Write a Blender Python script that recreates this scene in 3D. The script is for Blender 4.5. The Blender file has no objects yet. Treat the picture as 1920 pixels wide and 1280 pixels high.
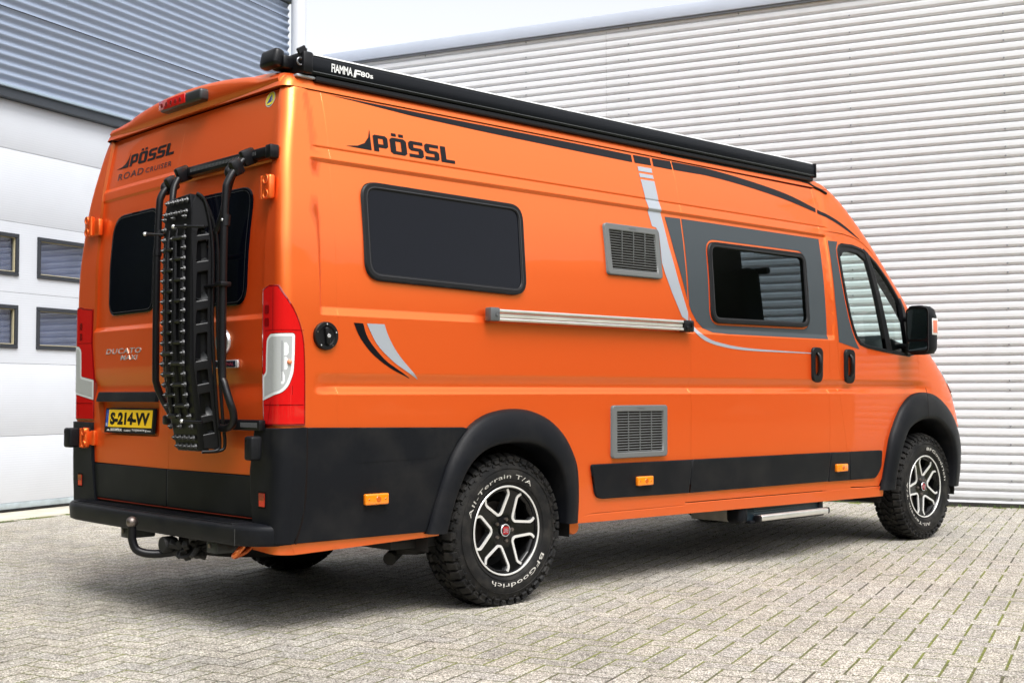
import bpy, bmesh, math, random
from math import sin, cos, pi, radians, sqrt, atan2
from mathutils import Vector, Matrix, Euler, noise
from mathutils.geometry import delaunay_2d_cdt
random.seed(7)
S = bpy.context.scene
COL = S.collection

# ------------------------------------------------------------------ camera
cd = bpy.data.cameras.new('camera'); cam = bpy.data.objects.new('camera', cd); COL.objects.link(cam)
Fv = Vector((0.6839282, 0.72833522, 0.0420716)); Rv = Vector((0.7290339, -0.68447498, -0.00189229)); Uv = Vector((-0.02741874, -0.03196581, 0.99911281))
M = Matrix((Rv, Uv, -Fv)).transposed().to_4x4(); M.translation = Vector((-2.81731774, -5.49697012, 1.02657102))
cam.matrix_world = M
cd.sensor_width = 36; cd.lens = 44.205; cd.shift_x = -0.0028; cd.clip_start = .05; cd.clip_end = 400
cd.dof.use_dof = True; cd.dof.focus_distance = 6.3; cd.dof.aperture_fstop = 10
S.camera = cam

# ------------------------------------------------------------------ world, sun, exposure
SUN_AZ, SUN_EL = radians(252), radians(58)      # azimuth of the light's origin, measured from +X towards +Y
w = bpy.data.worlds.new('World'); S.world = w; w.use_nodes = True
nt = w.node_tree; nt.nodes.clear()
sky = nt.nodes.new('ShaderNodeTexSky'); sky.sky_type = 'NISHITA'; sky.sun_disc = False
sky.sun_elevation = SUN_EL; sky.sun_rotation = (pi / 2 - SUN_AZ) % (2 * pi)
sky.air_density = 1.0; sky.dust_density = 3.0; sky.ozone_density = 1.0
hs = nt.nodes.new('ShaderNodeHueSaturation'); hs.inputs['Saturation'].default_value = .16; hs.inputs['Value'].default_value = 1.0
bg = nt.nodes.new('ShaderNodeBackground'); bg.inputs[1].default_value = .125
ow = nt.nodes.new('ShaderNodeOutputWorld')
nt.links.new(sky.outputs[0], hs.inputs['Color']); nt.links.new(hs.outputs[0], bg.inputs[0]); nt.links.new(bg.outputs[0], ow.inputs[0])
sl = bpy.data.lights.new('sun', 'SUN'); sl.energy = 1.5; sl.angle = radians(34); sl.color = (1, .98, .955)
so = bpy.data.objects.new('sun', sl); COL.objects.link(so)
sd = Vector((cos(SUN_EL) * cos(SUN_AZ), cos(SUN_EL) * sin(SUN_AZ), sin(SUN_EL)))
so.rotation_euler = sd.to_track_quat('Z', 'Y').to_euler(); so.location = (0, 0, 30)
vs = S.view_settings; vs.view_transform = 'Standard'; vs.look = 'None'; vs.exposure = 1.12; vs.gamma = 1; vs.use_curve_mapping = False
S.render.engine = 'CYCLES'
S.cycles.max_bounces = 8; S.cycles.transparent_max_bounces = 24; S.cycles.glossy_bounces = 4; S.cycles.caustics_reflective = False; S.cycles.caustics_refractive = False

# ------------------------------------------------------------------ materials
MATS = {}
def mat(name, base=(.5, .5, .5), rough=.5, metal=0., coat=0., spec=.5, coat_rough=.03, bump=0., bscale=200., vary=0., vscale=3., emit=None, dark_back=False, backcol=(.02, .02, .022), dirt=None):
    if name in MATS: return MATS[name]
    m = bpy.data.materials.new(name); m.use_nodes = True; t = m.node_tree; b = t.nodes['Principled BSDF']; L = t.links.new
    b.inputs['Base Color'].default_value = (*base, 1); b.inputs['Roughness'].default_value = rough; b.inputs['Metallic'].default_value = metal
    b.inputs['Coat Weight'].default_value = coat; b.inputs['Coat Roughness'].default_value = coat_rough; b.inputs['Specular IOR Level'].default_value = spec
    tc = t.nodes.new('ShaderNodeTexCoord')
    if vary:
        n = t.nodes.new('ShaderNodeTexNoise'); n.inputs['Scale'].default_value = vscale; n.inputs['Detail'].default_value = 6
        L(tc.outputs['Object'], n.inputs['Vector'])
        r = t.nodes.new('ShaderNodeMapRange'); r.inputs[1].default_value = .3; r.inputs[2].default_value = .7; r.inputs[3].default_value = 1 - vary; r.inputs[4].default_value = 1 + vary
        L(n.outputs[0], r.inputs[0])
        mx = t.nodes.new('ShaderNodeVectorMath'); mx.operation = 'SCALE'; mx.inputs[0].default_value = base; L(r.outputs[0], mx.inputs['Scale'])
        L(mx.outputs[0], b.inputs['Base Color'])
        rr = t.nodes.new('ShaderNodeMapRange'); rr.inputs[1].default_value = .3; rr.inputs[2].default_value = .7; rr.inputs[3].default_value = max(0, rough - vary * .3); rr.inputs[4].default_value = min(1, rough + vary * .3)
        L(n.outputs[0], rr.inputs[0]); L(rr.outputs[0], b.inputs['Roughness'])
    if bump:
        n2 = t.nodes.new('ShaderNodeTexNoise'); n2.inputs['Scale'].default_value = bscale; n2.inputs['Detail'].default_value = 3
        L(tc.outputs['Object'], n2.inputs['Vector'])
        bp = t.nodes.new('ShaderNodeBump'); bp.inputs['Strength'].default_value = bump; bp.inputs['Distance'].default_value = .002; L(n2.outputs[0], bp.inputs['Height']); L(bp.outputs[0], b.inputs['Normal'])
    if dark_back:
        g = t.nodes.new('ShaderNodeNewGeometry'); d = t.nodes.new('ShaderNodeBsdfDiffuse'); d.inputs[0].default_value = (*backcol, 1)
        mm = t.nodes.new('ShaderNodeMixShader'); L(g.outputs['Backfacing'], mm.inputs[0]); L(b.outputs[0], mm.inputs[1]); L(d.outputs[0], mm.inputs[2])
        L(mm.outputs[0], t.nodes['Material Output'].inputs[0])
    MATS[name] = m; return m
def glassmat(name, tint, refl=1.0, rough=.0, spec=(1, 1, 1)):
    m = bpy.data.materials.new(name); m.use_nodes = True; t = m.node_tree; t.nodes.clear(); L = t.links.new
    tr = t.nodes.new('ShaderNodeBsdfTransparent'); tr.inputs[0].default_value = (*tint, 1)
    gl = t.nodes.new('ShaderNodeBsdfGlossy'); gl.inputs['Roughness'].default_value = rough; gl.inputs[0].default_value = (*spec, 1)
    lw = t.nodes.new('ShaderNodeLayerWeight'); lw.inputs[0].default_value = .5
    pw = t.nodes.new('ShaderNodeMath'); pw.operation = 'POWER'; pw.inputs[1].default_value = 5; L(lw.outputs['Facing'], pw.inputs[0])
    ml = t.nodes.new('ShaderNodeMath'); ml.operation = 'MULTIPLY_ADD'; ml.inputs[1].default_value = .96 * refl; ml.inputs[2].default_value = .045 * refl; L(pw.outputs[0], ml.inputs[0])
    mx = t.nodes.new('ShaderNodeMixShader'); L(ml.outputs[0], mx.inputs[0]); L(tr.outputs[0], mx.inputs[1]); L(gl.outputs[0], mx.inputs[2])
    o = t.nodes.new('ShaderNodeOutputMaterial'); L(mx.outputs[0], o.inputs[0]); MATS[name] = m; return m

def flake_paint():
    m = bpy.data.materials.new('orange_metallic_paint'); m.use_nodes = True; t = m.node_tree; L = t.links.new; b = t.nodes['Principled BSDF']; out = t.nodes['Material Output']
    b.inputs['Base Color'].default_value = (.78, .052, .0035, 1); b.inputs['Roughness'].default_value = .5; b.inputs['Specular IOR Level'].default_value = .1; b.inputs['Coat Weight'].default_value = .42; b.inputs['Coat Roughness'].default_value = .035
    b2 = t.nodes.new('ShaderNodeBsdfPrincipled'); b2.inputs['Base Color'].default_value = (1.0, .37, .088, 1); b2.inputs['Metallic'].default_value = 1; b2.inputs['Roughness'].default_value = .40; b2.inputs['Coat Weight'].default_value = .42; b2.inputs['Coat Roughness'].default_value = .035
    tc = t.nodes.new('ShaderNodeTexCoord')
    v = t.nodes.new('ShaderNodeTexNoise'); v.inputs['Scale'].default_value = 900; L(tc.outputs['Object'], v.inputs['Vector'])
    bp = t.nodes.new('ShaderNodeBump'); bp.inputs['Strength'].default_value = .12; bp.inputs['Distance'].default_value = .0006; L(v.outputs[0], bp.inputs['Height'])
    # thin road film low on the body, patchy
    n = t.nodes.new('ShaderNodeTexNoise'); n.inputs['Scale'].default_value = 5; n.inputs['Detail'].default_value = 8; L(tc.outputs['Object'], n.inputs['Vector'])
    sp = t.nodes.new('ShaderNodeSeparateXYZ'); L(tc.outputs['Object'], sp.inputs[0]); mr = t.nodes.new('ShaderNodeMapRange'); mr.inputs[1].default_value = .75; mr.inputs[2].default_value = .36; mr.inputs[3].default_value = 0; mr.inputs[4].default_value = .16; L(sp.outputs[2], mr.inputs[0])
    mu = t.nodes.new('ShaderNodeMath'); mu.operation = 'MULTIPLY'; L(mr.outputs[0], mu.inputs[0]); L(n.outputs[0], mu.inputs[1])
    mix = t.nodes.new('ShaderNodeMix'); mix.data_type = 'RGBA'; L(mu.outputs[0], mix.inputs[0]); mix.inputs[6].default_value = (.78, .052, .0035, 1); mix.inputs[7].default_value = (.22, .17, .12, 1); L(mix.outputs[2], b.inputs['Base Color'])
    for q in (b, b2): L(bp.outputs[0], q.inputs['Normal'])
    mx = t.nodes.new('ShaderNodeMixShader'); mx.inputs[0].default_value = .48; L(b.outputs[0], mx.inputs[1]); L(b2.outputs[0], mx.inputs[2])
    g = t.nodes.new('ShaderNodeNewGeometry'); d = t.nodes.new('ShaderNodeBsdfDiffuse'); d.inputs[0].default_value = (.02, .02, .022, 1)
    mm = t.nodes.new('ShaderNodeMixShader'); L(g.outputs['Backfacing'], mm.inputs[0]); L(mx.outputs[0], mm.inputs[1]); L(d.outputs[0], mm.inputs[2]); L(mm.outputs[0], out.inputs[0])
    return m
ORANGE = flake_paint()
BLACKP = mat('matt_black_coating', (.0065, .0072, .0095), .45, spec=.16, bump=.25, bscale=700, vary=.12, vscale=2.5)
BLACKG = mat('satin_black_metal', (.006, .006, .0075), .34, spec=.3, bump=.08, bscale=500)
RUBBER = mat('tyre_rubber', (.009, .009, .0095), .6, spec=.22, bump=.3, bscale=350, vary=.15, vscale=9)
SEAL = mat('black_rubber_seal', (.007, .007, .008), .45, spec=.25)
GAP = mat('dark_gap', (.012, .008, .007), .8, spec=.1)
DARKGLASS = mat('black_privacy_glass', (.0022, .0030, .0065), .04, spec=.2)
GREYDEC = mat('grey_vinyl', (.050, .060, .068), .38, spec=.25)
BLACKDEC = mat('black_vinyl', (.006, .006, .008), .3, spec=.2)
SILVDEC = mat('silver_vinyl', (.40, .43, .48), .35, .25, spec=.5)
ALU = mat('brushed_aluminium', (.78, .77, .74), .32, .75, vary=.06, vscale=20)
DIRTYALU = mat('weathered_aluminium', (.42, .40, .36), .5, .5, vary=.25, vscale=14)
ALUF = mat('machined_alloy', (.78, .77, .75), .30, .35)
BLACKALLOY = mat('gloss_black_alloy', (.004, .004, .0045), .22, spec=.3, coat=.15)
GREYPL = mat('grey_plastic', (.13, .135, .135), .45)
GREYPL2 = mat('dark_grey_plastic', (.10, .105, .11), .42)
CHROME = mat('chrome', (.72, .72, .74), .25, .55)
STEEL = mat('worn_steel', (.20, .17, .155), .38, .9, vary=.3, vscale=30)
UNDER = mat('underbody_black', (.01, .01, .01), .7, vary=.3, vscale=8)
WHITEL = mat('white_tyre_lettering', (.52, .50, .46), .6, vary=.1, vscale=60)
YELLOW = mat('plate_yellow', (.95, .60, .012), .35)
BLUE = mat('plate_blue', (.01, .07, .45), .35)
BADGEY = mat('sticker_yellow', (.85, .72, .05), .4)
BADGEB = mat('sticker_blue', (.02, .05, .3), .4)
WHITE = mat('white_print', (.8, .8, .8), .5)
REDP = mat('red_badge', (.35, .012, .02), .25, coat=.5)
INNER = mat('cabin_trim', (.05, .052, .055), .65)
INNERL = mat('light_cabin_trim', (.32, .36, .36), .6)
REFL = mat('lamp_reflector', (.75, .75, .76), .25, .8)
def lens(name, col, rough=.06, alpha=.0):
    m = mat(name, col, rough, 0, 1.0, .5, .02)
    return m
TAILRED = lens('tail_lamp_red', (.62, .010, .010)); TAILRED2 = lens('tail_lamp_deep_red', (.24, .004, .005)); TAILWHT = lens('tail_lamp_clear', (.80, .82, .84), .12); AMBER = lens('amber_lens', (.95, .24, .006), .2)
AMBERD = lens('amber_lens_core', (.55, .10, .004), .2)
CLEARG = glassmat('cab_glass', (.74, .84, .82), .8)
TINTG = glassmat('tinted_window', (.13, .15, .17), 1.0)
SHIELD = glassmat('windscreen_glass', (.80, .88, .86), 1.0)

# ------------------------------------------------------------------ helpers
def dusty(m, base, dust, amt, scale=6):
    t = m.node_tree; L = t.links.new; b = t.nodes['Principled BSDF']; tc = t.nodes.new('ShaderNodeTexCoord'); n = t.nodes.new('ShaderNodeTexNoise'); n.inputs['Scale'].default_value = scale; n.inputs['Detail'].default_value = 9; n.inputs['Roughness'].default_value = .65; L(tc.outputs['Object'], n.inputs['Vector'])
    r = t.nodes.new('ShaderNodeMapRange'); r.inputs[1].default_value = .45; r.inputs[2].default_value = .78; r.inputs[3].default_value = 0; r.inputs[4].default_value = amt; L(n.outputs[0], r.inputs[0])
    mx = t.nodes.new('ShaderNodeMix'); mx.data_type = 'RGBA'; mx.inputs[6].default_value = (*base, 1); mx.inputs[7].default_value = (*dust, 1); L(r.outputs[0], mx.inputs[0]); L(mx.outputs[2], b.inputs['Base Color'])
dusty(BLACKP, (.0060, .0068, .0092), (.045, .042, .038), .30, 4)
dusty(RUBBER, (.008, .008, .0085), (.075, .068, .058), .42, 12)
dusty(UNDER, (.008, .008, .008), (.05, .045, .04), .5, 8)
def setp(o, label=None, cat=None, group=None, kind=None):
    if label: o['label'] = label
    if cat: o['category'] = cat
    if group: o['group'] = group
    if kind: o['kind'] = kind
    return o
def empty(name, loc=(0, 0, 0), rz=0, parent=None):
    o = bpy.data.objects.new(name, None); COL.objects.link(o); o.location = loc; o.rotation_euler = (0, 0, rz); o.empty_display_size = .1
    if parent: o.parent = parent
    return o
def link(name, me, parent=None, loc=None):
    o = bpy.data.objects.new(name, me); COL.objects.link(o)
    if parent: o.parent = parent
    if loc: o.location = loc
    return o
def mesh(name, V, Fc, m, parent=None, normals=None, angle=40, smooth=True, loc=None):
    me = bpy.data.meshes.new(name); me.from_pydata([tuple(v) for v in V], [], Fc)
    if m: me.materials.append(m)
    if smooth:
        me.polygons.foreach_set('use_smooth', [True] * len(me.polygons))
        if normals is not None: me.normals_split_custom_set_from_vertices([tuple(n) for n in normals])
        elif angle: me.set_sharp_from_angle(angle=radians(angle))
    me.update()
    return link(name, me, parent, loc)
def bmobj(name, bm, m, parent=None, angle=35, loc=None, mats=None):
    bmesh.ops.recalc_face_normals(bm, faces=bm.faces[:])
    me = bpy.data.meshes.new(name); bm.to_mesh(me); bm.free()
    if mats:
        for x in mats: me.materials.append(x)
    else: me.materials.append(m)
    me.polygons.foreach_set('use_smooth', [True] * len(me.polygons)); (me.set_sharp_from_angle(angle=radians(angle)) if angle else None); me.update()
    return link(name, me, parent, loc)
def addbox(bm, c, s, bev=0., rot=None, seg=1, mi=0):
    vs_ = []
    r = bmesh.ops.create_cube(bm, size=1); vv = r['verts']
    for v in vv: v.co = Vector((v.co.x * s[0], v.co.y * s[1], v.co.z * s[2]))
    if bev > 0:
        es = list({e for v in vv for e in v.link_edges})
        r2 = bmesh.ops.bevel(bm, geom=es, offset=bev, segments=seg, affect='EDGES', profile=.5)
        vv = list({v for f in r2['faces'] for v in f.verts} | {v for v in vv if v.is_valid})
        allv = set(vv)
        st = list(vv)
        while st:
            v = st.pop()
            for e in v.link_edges:
                o = e.other_vert(v)
                if o not in allv: allv.add(o); st.append(o)
        vv = list(allv)
    mt = Matrix.Translation(Vector(c)) @ (rot.to_matrix().to_4x4() if rot is not None else Matrix.Identity(4))
    for v in vv: v.co = mt @ v.co
    if mi:
        for f in {f for v in vv for f in v.link_faces}: f.material_index = mi
    return vv
def box(name, c, s, m, parent=None, bev=.004, rot=None, seg=2):
    bm = bmesh.new(); addbox(bm, c, s, bev, rot, seg); return bmobj(name, bm, m, parent)
def catmull(P, n=8):
    P = [Vector(p) for p in P]; out = []
    for i in range(len(P) - 1):
        p0 = P[max(0, i - 1)]; p1 = P[i]; p2 = P[i + 1]; p3 = P[min(len(P) - 1, i + 2)]
        for k in range(n):
            t_ = k / n
            out.append(.5 * ((2 * p1) + (-p0 + p2) * t_ + (2 * p0 - 5 * p1 + 4 * p2 - p3) * t_ ** 2 + (-p0 + 3 * p1 - 3 * p2 + p3) * t_ ** 3))
    out.append(P[-1]); return out
def addtube(bm, P, r, seg=12, cap=True):
    P = [Vector(p) for p in P]; rings = []
    T = [(P[min(i + 1, len(P) - 1)] - P[max(i - 1, 0)]).normalized() for i in range(len(P))]
    up = Vector((0, 0, 1)) if abs(T[0].z) < .9 else Vector((1, 0, 0))
    nrm = T[0].cross(up).normalized()
    for i, p in enumerate(P):
        nrm = (nrm - T[i] * nrm.dot(T[i])).normalized(); bn = T[i].cross(nrm)
        rr = r[i] if isinstance(r, (list, tuple)) else r
        rings.append([bm.verts.new(p + (nrm * cos(2 * pi * k / seg) + bn * sin(2 * pi * k / seg)) * rr) for k in range(seg)])
    for a, b_ in zip(rings, rings[1:]):
        for k in range(seg): bm.faces.new((a[k], a[(k + 1) % seg], b_[(k + 1) % seg], b_[k]))
    if cap: bm.faces.new(rings[0][::-1]); bm.faces.new(rings[-1])
def tube(name, P, r, m, parent=None, seg=12, smooth=0):
    bm = bmesh.new(); addtube(bm, catmull(P, smooth) if smooth else P, r, seg); return bmobj(name, bm, m, parent, 50)
def addlathe(bm, prof, C0=(0, 0, 0), ax='y', seg=48, mi=0):
    # prof: (radius, axial); axis y
    rings = []
    for r, a in prof:
        ring = []
        for k in range(seg):
            th = 2 * pi * k / seg
            if ax == 'y': p = Vector((r * cos(th), a, r * sin(th)))
            elif ax == 'x': p = Vector((a, r * cos(th), r * sin(th)))
            else: p = Vector((r * cos(th), r * sin(th), a))
            ring.append(bm.verts.new(p + Vector(C0)))
        rings.append(ring)
    for a, b_ in zip(rings, rings[1:]):
        for k in range(seg):
            f = bm.faces.new((a[k], a[(k + 1) % seg], b_[(k + 1) % seg], b_[k])); f.material_index = mi
    return rings
def lathe(name, prof, C0, ax, m, parent=None, seg=48, capA=False, capB=False, angle=35):
    bm = bmesh.new(); R_ = addlathe(bm, prof, C0, ax, seg)
    if capA: bm.faces.new(R_[0][::-1])
    if capB: bm.faces.new(R_[-1])
    return bmobj(name, bm, m, parent, angle)
def inpoly(x, y, P):
    c = False; j = len(P) - 1
    for i in range(len(P)):
        xi, yi = P[i]; xj, yj = P[j]
        if (yi > y) != (yj > y) and x < (xj - xi) * (y - yi) / (yj - yi) + xi: c = not c
        j = i
    return c
def segdist(x, y, P):
    d = 9e9
    for i in range(len(P)):
        ax, ay = P[i]; bx, by = P[(i + 1) % len(P)]; dx, dy = bx - ax, by - ay; L2 = dx * dx + dy * dy
        t_ = 0 if L2 == 0 else max(0, min(1, ((x - ax) * dx + (y - ay) * dy) / L2))
        d = min(d, (x - ax - t_ * dx) ** 2 + (y - ay - t_ * dy) ** 2)
    return sqrt(d)
def densify(P, step, rows=()):
    out = []
    for i in range(len(P)):
        a = P[i]; b_ = P[(i + 1) % len(P)]; n = max(1, int(math.hypot(b_[0] - a[0], b_[1] - a[1]) / step))
        ts = {k / n for k in range(n)}; rt = {}
        for z in rows:
            if (a[1] - z) * (b_[1] - z) < -1e-9: rt[(z - a[1]) / (b_[1] - a[1])] = z
        ts = sorted([t_ for t_ in ts if t_ == 0 or all(abs(t_ - q) > 1e-3 for q in rt)] + [q for q in rt if q > 1e-4])
        out += [(a[0] + (b_[0] - a[0]) * t_, rt.get(t_, a[1] + (b_[1] - a[1]) * t_)) for t_ in ts]
    return out
def roundpoly(P, r, n=5):
    out = []; N = len(P)
    rs = r if isinstance(r, (list, tuple)) else [r] * N
    for i in range(N):
        p = Vector(P[i]); a = Vector(P[i - 1]) - p; b_ = Vector(P[(i + 1) % N]) - p
        rr = rs[i]
        if rr <= 0: out.append(tuple(p)); continue
        d = min(rr, a.length * .49, b_.length * .49); A = p + a.normalized() * d; B = p + b_.normalized() * d
        for k in range(n + 1):
            t_ = k / n; q = A * (1 - t_) ** 2 + p * 2 * t_ * (1 - t_) + B * t_ ** 2; out.append((q.x, q.y))
    return out
def offpoly(P, d):
    # grow (d>0) or shrink a polygon by d
    A = sum(P[i - 1][0] * P[i][1] - P[i][0] * P[i - 1][1] for i in range(len(P))) / 2; s_ = 1 if A > 0 else -1
    out = []; N = len(P)
    for i in range(N):
        p = Vector(P[i]); e1 = (p - Vector(P[i - 1])); e2 = (Vector(P[(i + 1) % N]) - p)
        if e1.length < 1e-7: e1 = e2
        if e2.length < 1e-7: e2 = e1
        n1 = Vector((e1.y, -e1.x)).normalized() * s_; n2 = Vector((e2.y, -e2.x)).normalized() * s_
        n = (n1 + n2); n = n.normalized() if n.length > 1e-6 else n1
        out.append(tuple(p + n * d / max(.4, n.dot(n1))))
    return out
def cdt(outer, holes, rows, cols, step=.06, mind=None, inset=0):
    o0 = outer; h0_ = holes
    outer = densify(outer, step, rows); hs_ = [densify(h, step, rows) for h in holes]
    pts = list(outer); edges = [(i, (i + 1) % len(outer)) for i in range(len(outer))]
    for h in hs_:
        b0 = len(pts); pts += h; edges += [(b0 + i, b0 + (i + 1) % len(h)) for i in range(len(h))]
    xs = [p[0] for p in outer]; ys = [p[1] for p in outer]
    loops = [outer] + hs_; bases = [0]
    for h in loops[:-1]: bases.append(bases[-1] + len(h))
    for y in rows:
        if not min(ys) + 1e-4 < y < max(ys) - 1e-4: continue
        line = []
        for lp, b0 in zip(loops, bases):
            for i, q in enumerate(lp):
                if abs(q[1] - y) < 1e-7: line.append((q[0], b0 + i))
        for x in cols:
            if not min(xs) < x < max(xs) or not inpoly(x, y, outer) or any(inpoly(x, y, h) for h in hs_): continue
            if any(abs(x - q[0]) < .004 for q in line) or segdist(x, y, outer) < .004 or any(segdist(x, y, h) < .004 for h in hs_): continue
            line.append((x, len(pts))); pts.append((x, y))
        line.sort()
        for (xa, ia), (xb, ib) in zip(line, line[1:]):
            if xb - xa < 1e-5: continue
            xm = (xa + xb) / 2
            if inpoly(xm, y, outer) and not any(inpoly(xm, y, h) for h in hs_): edges.append((ia, ib))
    if inset:
        for src, dd in [(outer, -inset)] + [(h, inset) for h in hs_]:
            lp = offpoly(src, dd); k0 = len(pts); ok = []
            for q in lp:
                good = inpoly(q[0], q[1], outer) and segdist(q[0], q[1], outer) > inset * .7 and all(not inpoly(q[0], q[1], h) and segdist(q[0], q[1], h) > inset * .7 for h in hs_)
                ok.append(len(pts) if good else None)
                if good: pts.append(q)
            for a_, b_ in zip(ok, ok[1:] + ok[:1]):
                if a_ is not None and b_ is not None: edges.append((a_, b_))
    r = delaunay_2d_cdt([Vector(p) for p in pts], edges, [], 0, 1e-6)
    V = [(v.x, v.y) for v in r[0]]; Fc = []
    for f in r[2]:
        cx = sum(V[i][0] for i in f) / 3; cy = sum(V[i][1] for i in f) / 3
        if inpoly(cx, cy, outer) and not any(inpoly(cx, cy, h) for h in hs_): Fc.append(tuple(f))
    return V, Fc
def nrm_of(mp, u, v, off, e=.0015):
    a = mp(u + e, v, off) - mp(u - e, v, off); b_ = mp(u, v + e, off) - mp(u, v - e, off)
    n = a.cross(b_)
    return n.normalized() if n.length > 1e-12 else Vector((0, -1, 0))
def panel(name, outer, mp, m, parent, holes=(), rows=(), cols=(), off=0., thick=.02, step=.05, sgn=1, bevel=0.):
    V2, Fc = cdt(outer, holes, rows, cols, step, inset=(.006 if bevel > 0 else 0))
    P = []; Nn = []
    cnt = {}
    for f in Fc:
        for i in range(3):
            e = (f[i], f[(i + 1) % 3], f[(i + 2) % 3]); k = (min(e[:2]), max(e[:2])); cnt.setdefault(k, []).append(e)
    bnd = [c[0] for c in cnt.values() if len(c) == 1]
    for (u, v) in V2:
        n = nrm_of(mp, u, v, off) * sgn; P.append(mp(u, v, off)); Nn.append(n)
    if thick > 0:
        idx = {}
        F2 = []
        for a, b_, c_ in bnd:
            for q in (a, b_):
                if q not in idx:
                    idx[q] = len(P); P.append(P[q] - Nn[q] * thick); Nn.append(Nn[q])
            qd = (b_, a, idx[a], idx[b_]); nn_ = (P[a] - P[b_]).cross(P[idx[a]] - P[a])
            F2.append(qd if nn_.dot(P[a] - P[c_]) > 0 else qd[::-1])
        if bevel > 0:
            # a soft rounded edge: edge vertices lean outwards
            cen = {}
            for a, b_, c_ in bnd:
                d = (P[b_] - P[a]).normalized(); o_ = d.cross(Nn[a])
                if o_.dot(P[a] - P[c_]) < 0: o_ = -o_
                for q in (a, b_): cen[q] = cen.get(q, Vector((0, 0, 0))) + o_
            for q, o_ in cen.items(): Nn[q] = (Nn[q] + o_.normalized() * bevel).normalized()
        Fc = Fc + F2
    # orient triangles to the given normals
    F3 = []
    for f in Fc:
        a, b_, c = P[f[0]], P[f[1]], P[f[2]]
        if len(f) == 3 and (b_ - a).cross(c - a).dot(Nn[f[0]]) < 0: f = f[::-1]
        F3.append(f)
    return mesh(name, P, F3, m, parent, normals=Nn)
def ribbon(name, L, mp, wd, off, m, parent):
    P = []; Fc = []
    L = [Vector(q) for q in L]
    for i, p in enumerate(L):
        d = (L[min(i + 1, len(L) - 1)] - L[max(0, i - 1)]).normalized(); n = Vector((d.y, -d.x)) * wd / 2
        P += [mp(p.x - n.x, p.y - n.y, off), mp(p.x + n.x, p.y + n.y, off)]
    for i in range(len(L) - 1): Fc.append((2 * i, 2 * i + 1, 2 * i + 3, 2 * i + 2))
    return mesh(name, P, Fc, m, parent, smooth=False)
def dens_line(L, step=.05):
    out = []
    for a, b_ in zip(L, L[1:]):
        n = max(1, int(math.hypot(b_[0] - a[0], b_[1] - a[1]) / step))
        out += [(a[0] + (b_[0] - a[0]) * k / n, a[1] + (b_[1] - a[1]) * k / n) for k in range(n)]
    out.append(L[-1]); return out
def textmesh(body, bold=0., shear=0., spacing=1.):
    c = bpy.data.curves.new('t', 'FONT'); c.body = body; c.size = 1; c.offset = bold; c.shear = shear; c.space_character = spacing; c.fill_mode = 'FRONT'; c.resolution_u = 3
    o = bpy.data.objects.new('t', c); COL.objects.link(o)
    bpy.context.view_layer.update()
    me = bpy.data.meshes.new_from_object(o.evaluated_get(bpy.context.evaluated_depsgraph_get()))
    V = [(v.co.x, v.co.y) for v in me.vertices]; Fc = [tuple(p.vertices) for p in me.polygons]
    bpy.data.objects.remove(o); bpy.data.curves.remove(c); bpy.data.meshes.remove(me)
    x0 = min(v[0] for v in V); x1 = max(v[0] for v in V); y0 = min(v[1] for v in V); y1 = max(v[1] for v in V)
    return [((x - x0) / (x1 - x0), (y - y0) / (y1 - y0)) for x, y in V], Fc, (x1 - x0) / (y1 - y0)
def text(name, body, fn, m, parent, bold=0., shear=0., spacing=1.):
    V, Fc, asp = textmesh(body, bold, shear, spacing)
    return mesh(name, [fn(u, v) for u, v in V], Fc, m, parent, smooth=False)

# ================================================================== SETTING
ANG = radians(21.2)
E1 = Vector((cos(ANG), sin(ANG), 0)); E2 = Vector((sin(ANG), -cos(ANG), 0)); ZZ = Vector((0, 0, 1))
def bw(a, b_, z=0.): return E1 * a + E2 * b_ + ZZ * z       # building frame -> world
WR = 7.589      # plane of the white wall (E1 coordinate)
WL = -4.691     # plane of the workshop front (E2 coordinate)

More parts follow.
